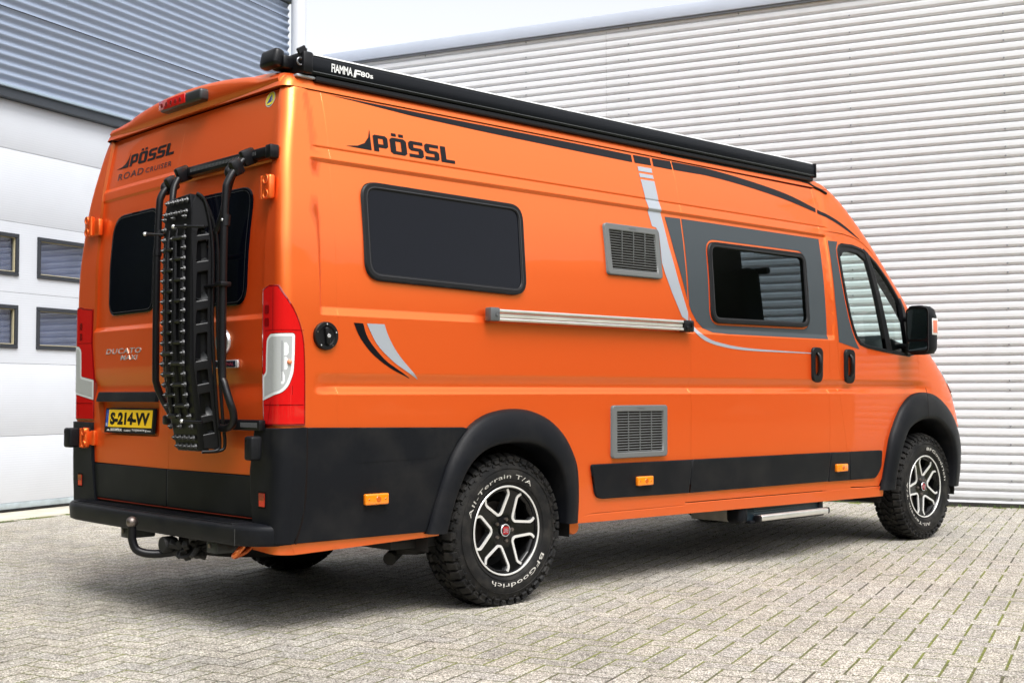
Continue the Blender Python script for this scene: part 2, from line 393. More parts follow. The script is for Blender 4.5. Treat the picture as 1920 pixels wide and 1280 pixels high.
def paving_material(joint=False):
    m = bpy.data.materials.new('paving_joint_sand' if joint else 'grey_concrete_paver'); m.use_nodes = True; t = m.node_tree; L = t.links.new; b = t.nodes['Principled BSDF']
    tc = t.nodes.new('ShaderNodeTexCoord'); g = t.nodes.new('ShaderNodeNewGeometry')
    def N(scale, det=2): 
        n = t.nodes.new('ShaderNodeTexNoise'); n.inputs['Scale'].default_value = scale; n.inputs['Detail'].default_value = det; L(g.outputs['Position'], n.inputs['Vector']); return n
    def ramp(src, stops):
        r = t.nodes.new('ShaderNodeValToRGB'); e = r.color_ramp.elements
        while len(e) < len(stops): e.new(.5)
        for i, (p, c) in enumerate(stops): e[i].position = p; e[i].color = (*c, 1)
        L(src, r.inputs[0]); return r
    def mix(kind, fac, a, b_):
        x = t.nodes.new('ShaderNodeMix'); x.data_type = 'RGBA'; x.blend_type = kind
        if isinstance(fac, float): x.inputs[0].default_value = fac
        else: L(fac, x.inputs[0])
        for i, s_ in ((6, a), (7, b_)):
            if isinstance(s_, tuple): x.inputs[i].default_value = (*s_, 1)
            else: L(s_, x.inputs[i])
        return x.outputs[2]
    if joint:
        big = N(1.3, 4); fine = N(60, 3)
        c = mix('MIX', ramp(big.outputs[0], [(.36, (0, 0, 0)), (.56, (1, 1, 1))]).outputs[0], (.085, .072, .050), (.17, .19, .035))
        c = mix('MULTIPLY', .8, c, ramp(fine.outputs[0], [(.38, (.30, .30, .30)), (.62, (1.25, 1.25, 1.25))]).outputs[0])
        L(c, b.inputs['Base Color']); b.inputs['Roughness'].default_value = .95
    else:
        v = t.nodes.new('ShaderNodeTexVoronoi'); v.inputs['Scale'].default_value = 210; L(g.outputs['Position'], v.inputs['Vector'])
        sep = t.nodes.new('ShaderNodeSeparateColor'); L(v.outputs['Color'], sep.inputs[0])
        c = ramp(sep.outputs[0], [(.0, (.065, .06, .054)), (.2, (.185, .172, .153)), (.5, (.335, .315, .283)), (.78, (.475, .452, .41)), (1., (.84, .82, .78))]).outputs[0]
        oi = t.nodes.new('ShaderNodeObjectInfo'); ad = t.nodes.new('ShaderNodeMath'); ad.operation = 'ADD'; L(oi.outputs['Random'], ad.inputs[0]); L(g.outputs['Random Per Island'], ad.inputs[1])
        fr = t.nodes.new('ShaderNodeMath'); fr.operation = 'FRACT'; L(ad.outputs[0], fr.inputs[0])
        tint = ramp(fr.outputs[0], [(0, (.91, .905, .91)), (.5, (1, .985, .96)), (1, (1.06, 1.03, .98))]).outputs[0]
        c = mix('MULTIPLY', 1., c, tint)
        st = ramp(N(.9, 5).outputs[0], [(.33, (.80, .79, .76)), (.62, (1.06, 1.05, 1.04))]).outputs[0]; c = mix('MULTIPLY', 1., c, st)
        st2 = ramp(N(7, 4).outputs[0], [(.3, (.86, .85, .84)), (.7, (1.08, 1.08, 1.07))]).outputs[0]; c = mix('MULTIPLY', 1., c, st2)
        mo = ramp(N(14, 5).outputs[0], [(.60, (0, 0, 0)), (.78, (.4, .4, .4))]).outputs[0]; c = mix('MIX', mo, c, (.20, .23, .10))
        L(c, b.inputs['Base Color']); b.inputs['Roughness'].default_value = .85
        bp = t.nodes.new('ShaderNodeBump'); bp.inputs['Strength'].default_value = .7; bp.inputs['Distance'].default_value = .0015; L(v.outputs['Distance'], bp.inputs['Height']); L(bp.outputs[0], b.inputs['Normal'])
    return m
JOINT = paving_material(True); PAVER = paving_material(False)

# ground sheet under everything, reaching the horizon
n = 24; V = []; Fc = []
xs = [-300, -120, -60, -30, -14] + [-10 + k for k in range(0, 25)] + [20, 30, 60, 120, 300]
for y in xs:
    for x in xs: V.append((x, y, 0.))
for j in range(len(xs) - 1):
    for i in range(len(xs) - 1): a = j * len(xs) + i; Fc.append((a, a + 1, a + 1 + len(xs), a + len(xs)))
ground = mesh('ground', V, Fc, JOINT, smooth=False); setp(ground, kind='structure')

# herringbone pavers, aligned with the building
pav = empty('pavement', (0, 0, 0), ANG); setp(pav, kind='structure')
BL, BWd, G = .212, .106, .0068
def paver_mesh(seed):
    rnd = random.Random(seed); l, w_ = BL - G, BWd - G; ch = .003; V = []
    def ring(z, i):
        return [(-l / 2 + i + rnd.uniform(-.0008, .0008), -w_ / 2 + i, z), (l / 2 - i, -w_ / 2 + i + rnd.uniform(-.0008, .0008), z), (l / 2 - i, w_ / 2 - i, z), (-l / 2 + i, w_ / 2 - i + rnd.uniform(-.0008, .0008), z)]
    V = ring(0, ch) + ring(-.003, 0) + ring(-.05, 0)
    Fc = [(0, 1, 2, 3)]
    for k in (0, 4):
        for i in range(4): j = (i + 1) % 4; Fc.append((k + 4 + i, k + 4 + j, k + j, k + i))
    return V, Fc
pm = []
for s_ in range(6):
    V, Fc = paver_mesh(s_); me = bpy.data.meshes.new('brick'); me.from_pydata(V, [], Fc); me.materials.append(PAVER); me.update(); pm.append((V, Fc, me))
camloc = M.translation
def visible_uv(p):
    d = p - camloc; w_ = d.dot(Fv)
    if w_ < .3: return None
    return (965.35 + 2357.6 * d.dot(Rv) / w_, 640 - 2357.6 * d.dot(Uv) / w_, w_)
bricks = []
U = BWd
for j in range(-110, 130):
    for i in range(-60, 130):
        # classic herringbone: stair-stepped unit cells
        for kind in (0, 1):
            if (i - j) % 4 != 0: continue
            if kind == 0: a, b_, r_ = (i + 1) * U, (j + .5) * U, 0     # lies along local x
            else: a, b_, r_ = (i - .5) * U, (j + 1.0 ) * U, 1
            bricks.append((a, b_, r_))
# generate by lattice: (1,1) step and (4,0) period
bricks = []
for j in range(-140, 60):
    for k in range(-90, 90):
        a0 = j + 4 * k; b0 = j
        bricks.append(((a0 + 1.) * U, (b0 + .5) * U, 0)); bricks.append(((a0 + 2.5) * U, (b0 + 0.) * U, 1))
sel = []
for a, b_, r_ in bricks:
    if a > WR - .10 or -b_ < WL + .62: continue       # local y = -E2
    p = bw(a, -b_)
    q = visible_uv(p)
    if q is None: continue
    if q[0] < -260 or q[0] > 2180 or q[1] > 1480: continue
    if a < -14 or q[2] > 16: continue
    inview = -5 < q[0] < 1925 and 900 < q[1] < 1283
    hidden = False
    sel.append((q[2], a, b_, r_, inview))
sel.sort()
# the 300 that show largest are parts of their own, the rest one joined part
single = [s_ for s_ in sel if s_[4]][:300]; ss = {(round(s_[1], 3), round(s_[2], 3), s_[3]) for s_ in single}
rng = random.Random(3)
JV = []; JF = []
def settle(a, b_):
    return 0.
for d_, a, b_, r_, iv in sel:
    z = rng.uniform(.0006, .0017); rx, ry = rng.uniform(-.003, .003), rng.uniform(-.003, .003); rz = r_ * pi / 2 + rng.uniform(-.008, .008)
    V, Fc, me = pm[rng.randrange(6)]
    if (round(a, 3), round(b_, 3), r_) in ss:
        o = bpy.data.objects.new('brick', me); COL.objects.link(o); o.parent = pav; o.location = (a, b_, z); o.rotation_euler = (rx, ry, rz)
    else:
        R3 = Euler((rx, ry, rz)).to_matrix(); T_ = Vector((a, b_, z)); b0 = len(JV)
        JV += [tuple(R3 @ Vector(v) + T_) for v in V]; JF += [tuple(x + b0 for x in f) for f in Fc]
jb = mesh('bricks', JV, JF, PAVER, pav, smooth=False); jb['kind'] = 'stuff'

# concrete apron at the door
CONC = mat('pale_concrete', (.50, .46, .38), .85, bump=.6, bscale=160, vary=.16, vscale=5)
MOSS = mat('moss', (.06, .10, .015), .95, bump=1., bscale=90, vary=.5, vscale=20)
def obox(name, a0, a1, b0, b1, z0, z1, m, parent, bev=.0, mt=None):
    bm = bmesh.new(); vv = addbox(bm, (0, 0, 0), (a1 - a0, b1 - b0, z1 - z0), bev, seg=2)
    RT = Matrix((E1, E2, ZZ)).transposed()
    c = Vector(((a0 + a1) / 2, (b0 + b1) / 2, (z0 + z1) / 2))
    for v in bm.verts: v.co = RT @ (v.co + c)
    return bmobj(name, bm, m, parent)
ap = obox('door_apron', 1.0, WR - .05, WL - .05, WL + .56, -.3, .006, CONC, None, .006); setp(ap, kind='structure')
bm = bmesh.new(); rnd = random.Random(5)
for k in range(900):
    a = rnd.uniform(1.0, 7.4); r = rnd.uniform(.006, .022); b_ = WL + .585 + rnd.gauss(0, .014)
    if noise.noise(Vector((a * 2.2, 1, 1))) < -.12: continue
    bmesh.ops.create_icosphere(bm, subdivisions=1, radius=r, matrix=Matrix.Translation(bw(a, b_, -.004)) @ Matrix.Diagonal((1, 1, .45, 1)))
mo = bmobj('moss_line', bm, MOSS); setp(mo, label='green moss growing in the gap between concrete apron and pavers', cat='moss', kind='stuff')

bm = bmesh.new(); rnd = random.Random(21)
for k in range(70):
    a = rnd.uniform(-1.5, 7.3); b_ = rnd.uniform(-3.5, 5.5); p = bw(a, b_, .003); s_ = rnd.uniform(.004, .011); th = rnd.uniform(0, 6.28)
    vs_ = [bm.verts.new(p + Vector((cos(th + q) * s_ * r_, sin(th + q) * s_ * r_ * .6, .002 * rnd.random()))) for q, r_ in ((0, 1.4), (1.2, .8), (2.4, .9), (3.3, 1.2), (4.5, .8))]
    bm.faces.new(vs_)
lt = bmobj('litter', bm, mat('dry_leaf_bits', (.10, .06, .03), .8, vary=.5, vscale=20)); setp(lt, label='small scattered bits of dry leaf and grit lying on the pavers', cat='litter', kind='stuff')

# ---- corrugated cladding
def wave(z, pitch, depth, style):
    u = (z / pitch) % 1.0
    if style == 'trap':      # broad flat crest, narrow valley with an undercut lower lip
        pts = [(0, 0), (.03, -.02), (.12, -.42), (.22, -.92), (.27, -1), (.32, -.92), (.37, -.45), (.42, -.06), (.47, 0), (1, 0)]
        for (a, x), (b_, y) in zip(pts, pts[1:]):
            if a <= u <= b_: return depth * (x + (y - x) * (u - a) / (b_ - a))
    return depth * (-.5 + .5 * cos(2 * pi * u))
def cladding(name, frame, length, z0, z1, m, parent, pitch, depth, style, zref, n_per=10, dx=.7, seed=0, out=0.):
    # frame(s, z, d) -> world point, d outward
    nz = max(2, int(round((z1 - z0) / pitch * n_per))); nx = max(1, int(length / dx)); V = []; Fc = []
    for j in range(nz + 1):
        z = z0 + (z1 - z0) * j / nz
        for i in range(nx + 1):
            s_ = length * i / nx
            d = wave(z - zref, pitch, depth, style) + out + .0012 * noise.noise(Vector((s_ * 1.1, z * 2.1, seed)))
            V.append(frame(s_, z, d))
    for j in range(nz):
        for i in range(nx): a = j * (nx + 1) + i; Fc.append((a, a + 1, a + 2 + nx, a + 1 + nx))
    return mesh(name, V, Fc, m, parent, angle=None)
WHITECL = mat('white_coated_cladding', (.80, .805, .82), .42, .0, .25, coat_rough=.25, bump=.05, bscale=40, vary=.035, vscale=.8)
def streaks(m, base, amt, dark=(.30, .28, .25)):
    t = m.node_tree; L = t.links.new; b = t.nodes['Principled BSDF']; g = t.nodes.new('ShaderNodeNewGeometry'); mp = t.nodes.new('ShaderNodeMapping'); mp.inputs['Scale'].default_value = (3.2, 3.2, .35); L(g.outputs['Position'], mp.inputs[0])
    n = t.nodes.new('ShaderNodeTexNoise'); n.inputs['Scale'].default_value = 1.6; n.inputs['Detail'].default_value = 7; L(mp.outputs[0], n.inputs['Vector'])
    r = t.nodes.new('ShaderNodeMapRange'); r.inputs[1].default_value = .50; r.inputs[2].default_value = .80; r.inputs[3].default_value = 0; r.inputs[4].default_value = amt; L(n.outputs[0], r.inputs[0])
    sp = t.nodes.new('ShaderNodeSeparateXYZ'); L(g.outputs['Position'], sp.inputs[0]); lo = t.nodes.new('ShaderNodeMapRange'); lo.inputs[1].default_value = .38; lo.inputs[2].default_value = .0; lo.inputs[3].default_value = 0; lo.inputs[4].default_value = .55; L(sp.outputs[2], lo.inputs[0])
    n2 = t.nodes.new('ShaderNodeTexNoise'); n2.inputs['Scale'].default_value = 9; n2.inputs['Detail'].default_value = 6; L(g.outputs['Position'], n2.inputs['Vector'])
    m2 = t.nodes.new('ShaderNodeMath'); m2.operation = 'MULTIPLY'; L(lo.outputs[0], m2.inputs[0]); L(n2.outputs[0], m2.inputs[1])
    ad = t.nodes.new('ShaderNodeMath'); ad.operation = 'ADD'; ad.use_clamp = True; L(r.outputs[0], ad.inputs[0]); L(m2.outputs[0], ad.inputs[1])
    mx = t.nodes.new('ShaderNodeMix'); mx.data_type = 'RGBA'; mx.inputs[6].default_value = (*base, 1); mx.inputs[7].default_value = (*dark, 1); L(ad.outputs[0], mx.inputs[0]); L(mx.outputs[2], b.inputs['Base Color'])
streaks(WHITECL, (.80, .81, .835), .12, (.34, .34, .34))
GREYCL = mat('blue_grey_cladding', (.245, .295, .385), .36, .0, .35, coat_rough=.2, vary=.04, vscale=.9)
TRIMW = mat('pale_roof_flashing', (.55, .60, .70), .4, vary=.04)
TRIMD = mat('dark_blue_grey_flashing', (.045, .055, .07), .4)
PLINTH = mat('dark_plinth', (.035, .033, .03), .8, vary=.4, vscale=6)
warehouse = empty('warehouse', bw(WR, 0, 0)); setp(warehouse, 'low warehouse wall clad in white corrugated metal sheets behind the camper', 'building')
woff = -bw(WR, 0, 0)
def frR(s_, z, d): return bw(WR - d, WL + .02 + s_, z) + woff
levels = [.03, 1.10, 2.165, 3.23, 4.295, 4.86]
seams = [0, 4.0, 8.2, 12.2]
for li, (z0, z1) in enumerate(zip(levels, levels[1:])):
    for si, (s0, s1) in enumerate(zip(seams, seams[1:])):
        cladding('cladding_sheet', lambda s_, z, d, s0=s0: frR(s0 + s_, z, d), s1 - s0 - .003, z0 - (.02 if li else 0), z1, WHITECL, warehouse, .0819, .030, 'trap', 1.10 + .008, 10, .65, li * 7 + si, out=.0012 * (li % 2) + .001 * (si % 2))
# screws
bm = bmesh.new()
for e2 in (-3.9, -2.85, -1.6, -.42, .752, 1.842, 3.225, 4.5, 5.8):
    for li, (z0, z1) in enumerate(zip(levels, levels[1:])):
        zz = z0 + .045; k = 0
        while zz < z1 - .02:
            bmesh.ops.create_cone(bm, cap_ends=True, segments=7, radius1=.009, radius2=.005, depth=.008, matrix=Matrix.Translation(bw(WR - .006, e2, zz) + woff) @ Matrix.Rotation(ANG, 4, 'Z') @ Matrix.Rotation(-pi / 2, 4, 'Y'))
            zz += .0819 * (2 if k else 2); k += 1
sc = bmobj('cladding_screws', bm, mat('screw_zinc', (.30, .31, .33), .4, .6), warehouse); sc['kind'] = 'stuff'
def wbox(name, a0, a1, b0, b1, z0, z1, m, bev=.0, par=None, off=None):
    o = obox(name, a0, a1, b0, b1, z0, z1, m, None, bev); o.parent = par or warehouse
    o.data.transform(Matrix.Translation(off if off is not None else woff)); return o
wbox('roof_flashing', WR - .045, WR + .25, WL, WL + 12.2, 4.87, 5.0, TRIMW, .006)
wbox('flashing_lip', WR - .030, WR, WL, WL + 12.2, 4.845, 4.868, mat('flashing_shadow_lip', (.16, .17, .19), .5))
wbox('plinth', WR - .012, WR + .2, WL, WL + 12.2, -.2, .035, PLINTH)
wbox('wall_core', WR + .03, WR + 9, WL + .01, WL + 12.15, -.2, 4.84, mat('wall_core', (.4, .4, .4), .9))
# debris and tiny weeds at the wall foot
GRASS = mat('weed_green', (.07, .13, .02), .8, vary=.4, vscale=30)
bm = bmesh.new(); rnd = random.Random(11)
def blade(bm, p, h, lean, wd=.004):
    d = Vector((rnd.uniform(-1, 1), rnd.uniform(-1, 1), 0)).normalized(); s_ = Vector((-d.y, d.x, 0)) * wd
    a = bm.verts.new(p - s_); b_ = bm.verts.new(p + s_); m1 = p + Vector((0, 0, h * .6)) + d * lean * .35; c = bm.verts.new(m1 + s_ * .7); e = bm.verts.new(m1 - s_ * .7); t_ = bm.verts.new(p + Vector((0, 0, h)) + d * lean)
    bm.faces.new((a, b_, c, e)); bm.faces.new((e, c, t_))
for k in range(260):
    b_ = rnd.uniform(-2, 6.0); a = WR - .03 - abs(rnd.gauss(0, .05))
    if noise.noise(Vector((b_ * 1.5, 4, 2))) < .05: continue
    for q in range(3): blade(bm, bw(a + rnd.uniform(-.01, .01), b_ + rnd.uniform(-.01, .01), -.005), rnd.uniform(.01, .04), rnd.uniform(0, .02))
for k in range(900):      # moss tufts in the joints near the front wheel and wall
    a = rnd.uniform(3.5, 7.5); b_ = rnd.uniform(-1, 5.0); j = round(a / BWd); 
    a = j * BWd + rnd.uniform(-.004, .004)
    if noise.noise(Vector((a * .8, b_ * .8, 9))) < .18: continue
    for q in range(3): blade(bm, bw(a, b_ + rnd.uniform(-.02, .02), -.005), rnd.uniform(.006, .02), rnd.uniform(0, .012), .003)
bmesh.ops.recalc_face_normals(bm, faces=bm.faces[:])
wd_ = bmobj('weeds', bm, GRASS); setp(wd_, label='tiny green weeds sprouting along the foot of the white wall and joints', cat='weeds', kind='stuff')

# ---- workshop (left building): blue-grey corrugated upper wall above a white sectional door
# added unseen tree belt, shaped to darken reflections and block low sky
bm = bmesh.new(); rnd = random.Random(9)
for k in range(170):
    a = radians(rnd.uniform(88, 352)); rear_ = a < radians(196)
    d = rnd.uniform(27, 33) if rear_ else rnd.uniform(36, 46); h = rnd.uniform(14, 19) if rear_ else rnd.uniform(7.5, 11); r = rnd.uniform(2.4, 4)
    bmesh.ops.create_icosphere(bm, subdivisions=2, radius=1, matrix=Matrix.Translation((d * cos(a), d * sin(a), h * .52)) @ Matrix.Diagonal((r, r, h * .52, 1)))
for v in bm.verts: v.co += Vector((noise.noise(v.co * .8), noise.noise(v.co * .8 + Vector((9, 0, 0))), noise.noise(v.co * .8 + Vector((0, 9, 0))))) * .9
fw_ = bmobj('unseen_tree_belt', bm, mat('added_dark_foliage', (.018, .026, .016), .9, vary=.4, vscale=1.5), angle=None); setp(fw_, label='added unseen belt of dark trees behind the camera, placed for reflections', cat='tree_screen', kind='stuff')
workshop = empty('workshop', bw(3.5, WL, 0)); setp(workshop, 'taller workshop with blue-grey corrugated upper wall and white sectional door', 'building')
wof2 = -bw(3.5, WL, 0)
def frL(s_, z, d): return bw(1.0 + s_, WL + d, z) + wof2
for (z0, z1, s0, s1) in ((3.745, 4.425, 0, 6.44), (4.425, 5.45, 0, 6.44), (5.45, 5.62, 0, 6.44)):
    cladding('cladding_sheet', lambda s_, z, d: frL(s_, z, d + .085), s1, z0, z1 - .004, GREYCL, workshop, .0862, .026, 'sine', z0, 12, .7, z0, out=.003 * (z0 == 4.425))
    wbox('overlap_line', 1.0, 7.44, WL + .05, WL + .0855, z1 - .004, z1 + .001, GAP, 0, workshop, wof2)
wbox('lintel_flashing', 1.0, 7.44, WL + .0, WL + .105, 3.722, 3.745, mat('pale_blue_edge', (.30, .38, .46), .35), .002, workshop, wof2)
wbox('lintel', 1.0, 7.44, WL - .15, WL + .075, 3.64, 3.722, TRIMD, .003, workshop, wof2)
wbox('roof_edge', 1.0, 7.46, WL - .1, WL + .13, 5.625, 5.70, TRIMD, .004, workshop, wof2)
wbox('parapet', 1.0, 7.40, WL - .3, WL - .02, 5.70, 6.1, mat('parapet_pale', (.45, .47, .5), .5), .004, workshop, wof2)
wbox('wall_core', 1.0, 7.5, WL - 7, WL - .22, -.2, 5.6, mat('wall_core', (.4, .4, .4), .9), 0, workshop, wof2)
# sectional door: ribbed panels
def door_mat():
    m = mat('white_ribbed_door_panel', (.60, .63, .68), .4, 0, .3, coat_rough=.2, vary=.03, vscale=2)
    t = m.node_tree; L = t.links.new; b = t.nodes['Principled BSDF']; g = t.nodes.new('ShaderNodeNewGeometry'); sp = t.nodes.new('ShaderNodeSeparateXYZ'); L(g.outputs['Position'], sp.inputs[0])
    mu = t.nodes.new('ShaderNodeMath'); mu.operation = 'MULTIPLY'; mu.inputs[1].default_value = 2 * pi / .021; L(sp.outputs[2], mu.inputs[0])
    si = t.nodes.new('ShaderNodeMath'); si.operation = 'SINE'; L(mu.outputs[0], si.inputs[0])
    bp = t.nodes.new('ShaderNodeBump'); bp.inputs['Strength'].default_value = .35; bp.inputs['Distance'].default_value = .0012; L(si.outputs[0], bp.inputs['Height']); bp.inputs['Strength'].default_value = .16; L(bp.outputs[0], b.inputs['Normal'])
    return m
DOORW = door_mat(); FRAMEK = mat('black_window_frame', (.022, .026, .033), .35); CURT = mat('grey_window_interior', (.30, .32, .38), .8, vary=.25, vscale=3)
WGL = glassmat('workshop_window_glass', (.75, .78, .85), 1.2)
BEIGE = mat('beige_seal', (.45, .40, .26), .6)
zl = [.085, .67, 1.311, 1.94, 2.562, 3.205, 3.64]
wins = [(1.0 + k * 1.35 - .0, 1.0 + k * 1.35 + 1.13) for k in range(0)]
# window columns: one ends at 3.525, next begins at 3.742, gap .217, width 1.02
cols_w = [(3.742 + 1.237 * k, 3.742 + 1.237 * k + 1.02) for k in (-2, -1, 0, 1, 2)]
DR0, DR1 = 1.15, 7.25
for zi, (z0, z1) in enumerate(zip(zl, zl[1:])):
    zt = z1 - .004
    has = zi in (2, 4 - 1)
    has = (abs(z0 - 1.311) < .01) or (abs(z0 - 1.94) < .01)
    if not has:
        o = wbox('door_panel', DR0, DR1, WL - .045, WL, z0, zt, DOORW, .0035, workshop, wof2)
    else:
        wz0, wz1 = (1.441, 1.824) if z0 < 1.5 else (2.082, 2.458)
        bm = bmesh.new(); 
        def pb(a0, a1, za, zb):
            addbox(bm, ((a0 + a1) / 2, WL - .0225, (za + zb) / 2), (a1 - a0, .045, zb - za), 0)
        xs_ = [DR0] + [v for c in cols_w for v in c] + [DR1]
        pb(DR0, DR1, z0, wz0); pb(DR0, DR1, wz1, zt)
        for k in range(0, len(xs_), 2): pb(xs_[k], xs_[k + 1], wz0, wz1)
        for v in bm.verts: v.co = bw(v.co.x, v.co.y, v.co.z) + wof2
        o = bmobj('door_panel', bm, DOORW, workshop)
        for (c0, c1) in cols_w:
            f = []
            bm = bmesh.new(); fw = .035
            def fb(a0, a1, za, zb, d0=-.03, d1=.016, mi=0): addbox(bm, ((a0 + a1) / 2, WL + (d0 + d1) / 2, (za + zb) / 2), (a1 - a0, d1 - d0, zb - za), .003, mi=mi)
            fb(c0, c1, wz0, wz0 + fw); fb(c0, c1, wz1 - fw, wz1); fb(c0, c0 + fw, wz0 + fw + .001, wz1 - fw - .001); fb(c1 - fw, c1, wz0 + fw + .001, wz1 - fw - .001)
            for v in bm.verts: v.co = bw(v.co.x, v.co.y, v.co.z) + wof2
            bmobj('window_frame', bm, FRAMEK, o)
            bm = bmesh.new()
            fb(c0 + fw, c1 - fw, wz0 + fw, wz0 + fw + .008, -.03, .004); fb(c0 + fw, c1 - fw, wz1 - fw - .005, wz1 - fw, -.03, .004); fb(c0 + fw, c0 + fw + .006, wz0 + fw, wz1 - fw, -.03, .003); fb(c1 - fw - .008, c1 - fw, wz0 + fw, wz1 - fw, -.03, .003)
            for v in bm.verts: v.co = bw(v.co.x, v.co.y, v.co.z) + wof2
            bmobj('window_seal', bm, BEIGE, o)
            wbox('window_pane', c0 + fw, c1 - fw, WL - .022, WL - .018, wz0 + fw, wz1 - fw, WGL, 0, o, wof2)
            wbox('window_backing', c0 + .01, c1 - .01, WL - .062, WL - .056, wz0 + .01, wz1 - .01, CURT, 0, o, wof2)
for z1 in zl[1:-1]: wbox('panel_joint', DR0, DR1, WL - .044, WL - .003, z1 - .004, z1, mat('joint_grey', (.30, .31, .33), .6), 0, workshop, wof2)
GALV = mat('galvanised_strip', (.48, .56, .60), .45, .4, vary=.2, vscale=9)
wbox('bottom_rail', DR0, DR1, WL - .045, WL + .004, .03, .084, GALV, .002, workshop, wof2)
wbox('bottom_seal', DR0, DR1, WL - .04, WL + .018, .004, .028, RUBBER, .008, workshop, wof2)
wbox('door_jamb', DR1 + .001, 7.5, WL - .1, WL + .03, -.1, 3.64, GREYCL, .004, workshop, wof2)
# downpipe at the inner corner, with brackets, and a thin cable beside it
bm = bmesh.new()
PP = bw(7.48, WL + .19, 0) + wof2
addtube(bm, [PP + Vector((0, 0, z)) for z in (0, 2, 4, 6.1)], .088, 24)
bmobj('downpipe', bm, mat('pale_grey_pipe', (.62, .64, .68), .35), workshop)
bm = bmesh.new()
for z in (1.2, 3.0, 4.08, 5.9): addtube(bm, [PP + Vector((0, 0, z)), PP + Vector((0, 0, z + .05))], .094, 24)
bmobj('pipe_bracket', bm, mat('pipe_bracket_grey', (.38, .37, .33), .5), workshop)
bm = bmesh.new(); QQ = bw(7.571, WL + .21, 0) + wof2
addtube(bm, [QQ + Vector((0, 0, z)) for z in (0, 3, 6.1)], .017, 8)
for z in (1.5, 3.2, 5.1): addbox(bm, QQ + Vector((0, 0, z)), (.05, .05, .03), .004)
bmobj('cable_conduit', bm, mat('conduit_dark', (.05, .055, .05), .6), workshop)

# ================================================================== CAMPER VAN  (local frame: x forward, y left, z up, origin on the ground at the rear)
def interp(T, z):
    if z <= T[0][0]: return T[0][1]
    for (a, x), (b_, y) in zip(T, T[1:]):
        if z <= b_: return x + (y - x) * (z - a) / (b_ - a)
    return T[-1][1]
def smooth_table(T):
    # resample with a monotone-ish spline so that the body has no facets
    zs = [a for a, b_ in T]
    def f(z):
        if z <= zs[0]: return T[0][1]
        if z >= zs[-1]: return T[-1][1]
        i = max(k for k in range(len(zs)) if zs[k] <= z); i = min(i, len(zs) - 2)
        def m_(k):
            if k == 0: return (T[1][1] - T[0][1]) / (T[1][0] - T[0][0])
            if k == len(T) - 1: return (T[-1][1] - T[-2][1]) / (T[-1][0] - T[-2][0])
            a = (T[k][1] - T[k - 1][1]) / (T[k][0] - T[k - 1][0]); b_ = (T[k + 1][1] - T[k][1]) / (T[k + 1][0] - T[k][0])
            return 0 if a * b_ <= 0 else 2 * a * b_ / (a + b_)
        h = zs[i + 1] - zs[i]; t_ = (z - zs[i]) / h; y0, y1 = T[i][1], T[i + 1][1]; m0, m1 = m_(i) * h, m_(i + 1) * h
        return (2 * t_ ** 3 - 3 * t_ ** 2 + 1) * y0 + (t_ ** 3 - 2 * t_ ** 2 + t_) * m0 + (-2 * t_ ** 3 + 3 * t_ ** 2) * y1 + (t_ ** 3 - t_ ** 2) * m1
    return f
Wf = smooth_table([(0, .985), (.3, .992), (.5, 1.005), (.7, 1.018), (1.0, 1.02), (1.38, 1.02), (1.64, 1.01), (1.85, .99), (2.0, .968), (2.13, .945), (2.25, .92), (2.39, .878), (2.425, .862), (2.452, .82), (2.475, .70), (2.495, .45), (2.51, .06)])
XR = smooth_table([(0, .07), (.68, .07), (1.5, .07), (1.65, .072), (1.85, .087), (2.0, .10), (2.25, .146), (2.39, .18), (2.43, .20), (2.51, .26)])
X0 = smooth_table([(.3, 5.50), (.6, 5.56), (.95, 5.42), (1.1, 5.34), (1.3, 5.23), (1.6, 5.09), (1.84, 4.87), (2.07, 4.67), (2.24, 4.50), (2.34, 4.405), (2.41, 4.31), (2.45, 4.19), (2.48, 3.95), (2.51, 3.4)])
XF = smooth_table([(.3, 6.30), (.5, 6.36), (.65, 6.363), (.8, 6.33), (1.0, 6.25), (1.1, 6.16), (1.2, 6.03), (1.3, 5.86), (1.4, 5.68), (1.6, 5.47), (1.84, 5.22), (2.07, 4.98), (2.24, 4.80), (2.34, 4.66), (2.41, 4.5), (2.44, 4.36), (2.48, 4.1), (2.51, 3.6)])
NE = 3.2
def lin(x, a, b_):
    return max(0., min(1., (x - a) / (b_ - a)))
def relief(x, z):
    d = 0.
    # lower feature line
    if 1.02 < z < 1.13:
        f = lin(x, .235, .30) * (1 - lin(x, 5.25, 5.5))
        if z > 1.066: g = lin(z, 1.126, 1.072)
        else: g = lin(z, 1.026, 1.064)
        g = g * g * (3 - 2 * g)
        d -= .021 * g * f
    # recessed upper side field between the two feature lines
    rx = lin(x, .266, .279) * (1 - lin(x, 4.24, 4.26))
    if z < 2.062: rz = lin(z, 1.372, 1.404)
    else: rz = 0.
    rt = 1 - lin(z, 2.048, 2.060)
    d -= .013 * rx * min(rz, rt) if z < 2.062 else 0.
    if z >= 2.056:
        ft = lin(x, .26, .29) * (1 - lin(x, 4.26, 4.30))
        d -= ft * .007 * lin(z, 2.066, 2.105)
        if 2.105 < z < 2.119: d -= ft * .004 * (1 - abs(z - 2.112) / .007)
    return d
def RSide(x, z, off=0.):
    def base(x, z):
        b_ = Wf(z) + relief(x, z); x0 = X0(z); xf = XF(z)
        t_ = (x - x0) / (xf - x0)
        if t_ <= 0: return Vector((x, -b_, z))
        t_ = min(t_, .999); return Vector((x, -b_ * (1 - t_ ** NE) ** (1 / NE), z))
    p = base(x, z)
    if off:
        e = .002; a = base(x + e, z) - base(x - e, z); c = base(x, z + e) - base(x, z - e); p = p + a.cross(c).normalized() * off
    return p
def LSide(x, z, off=0.):
    p = RSide(x, z, off); return Vector((p.x, -p.y * .985, p.z))
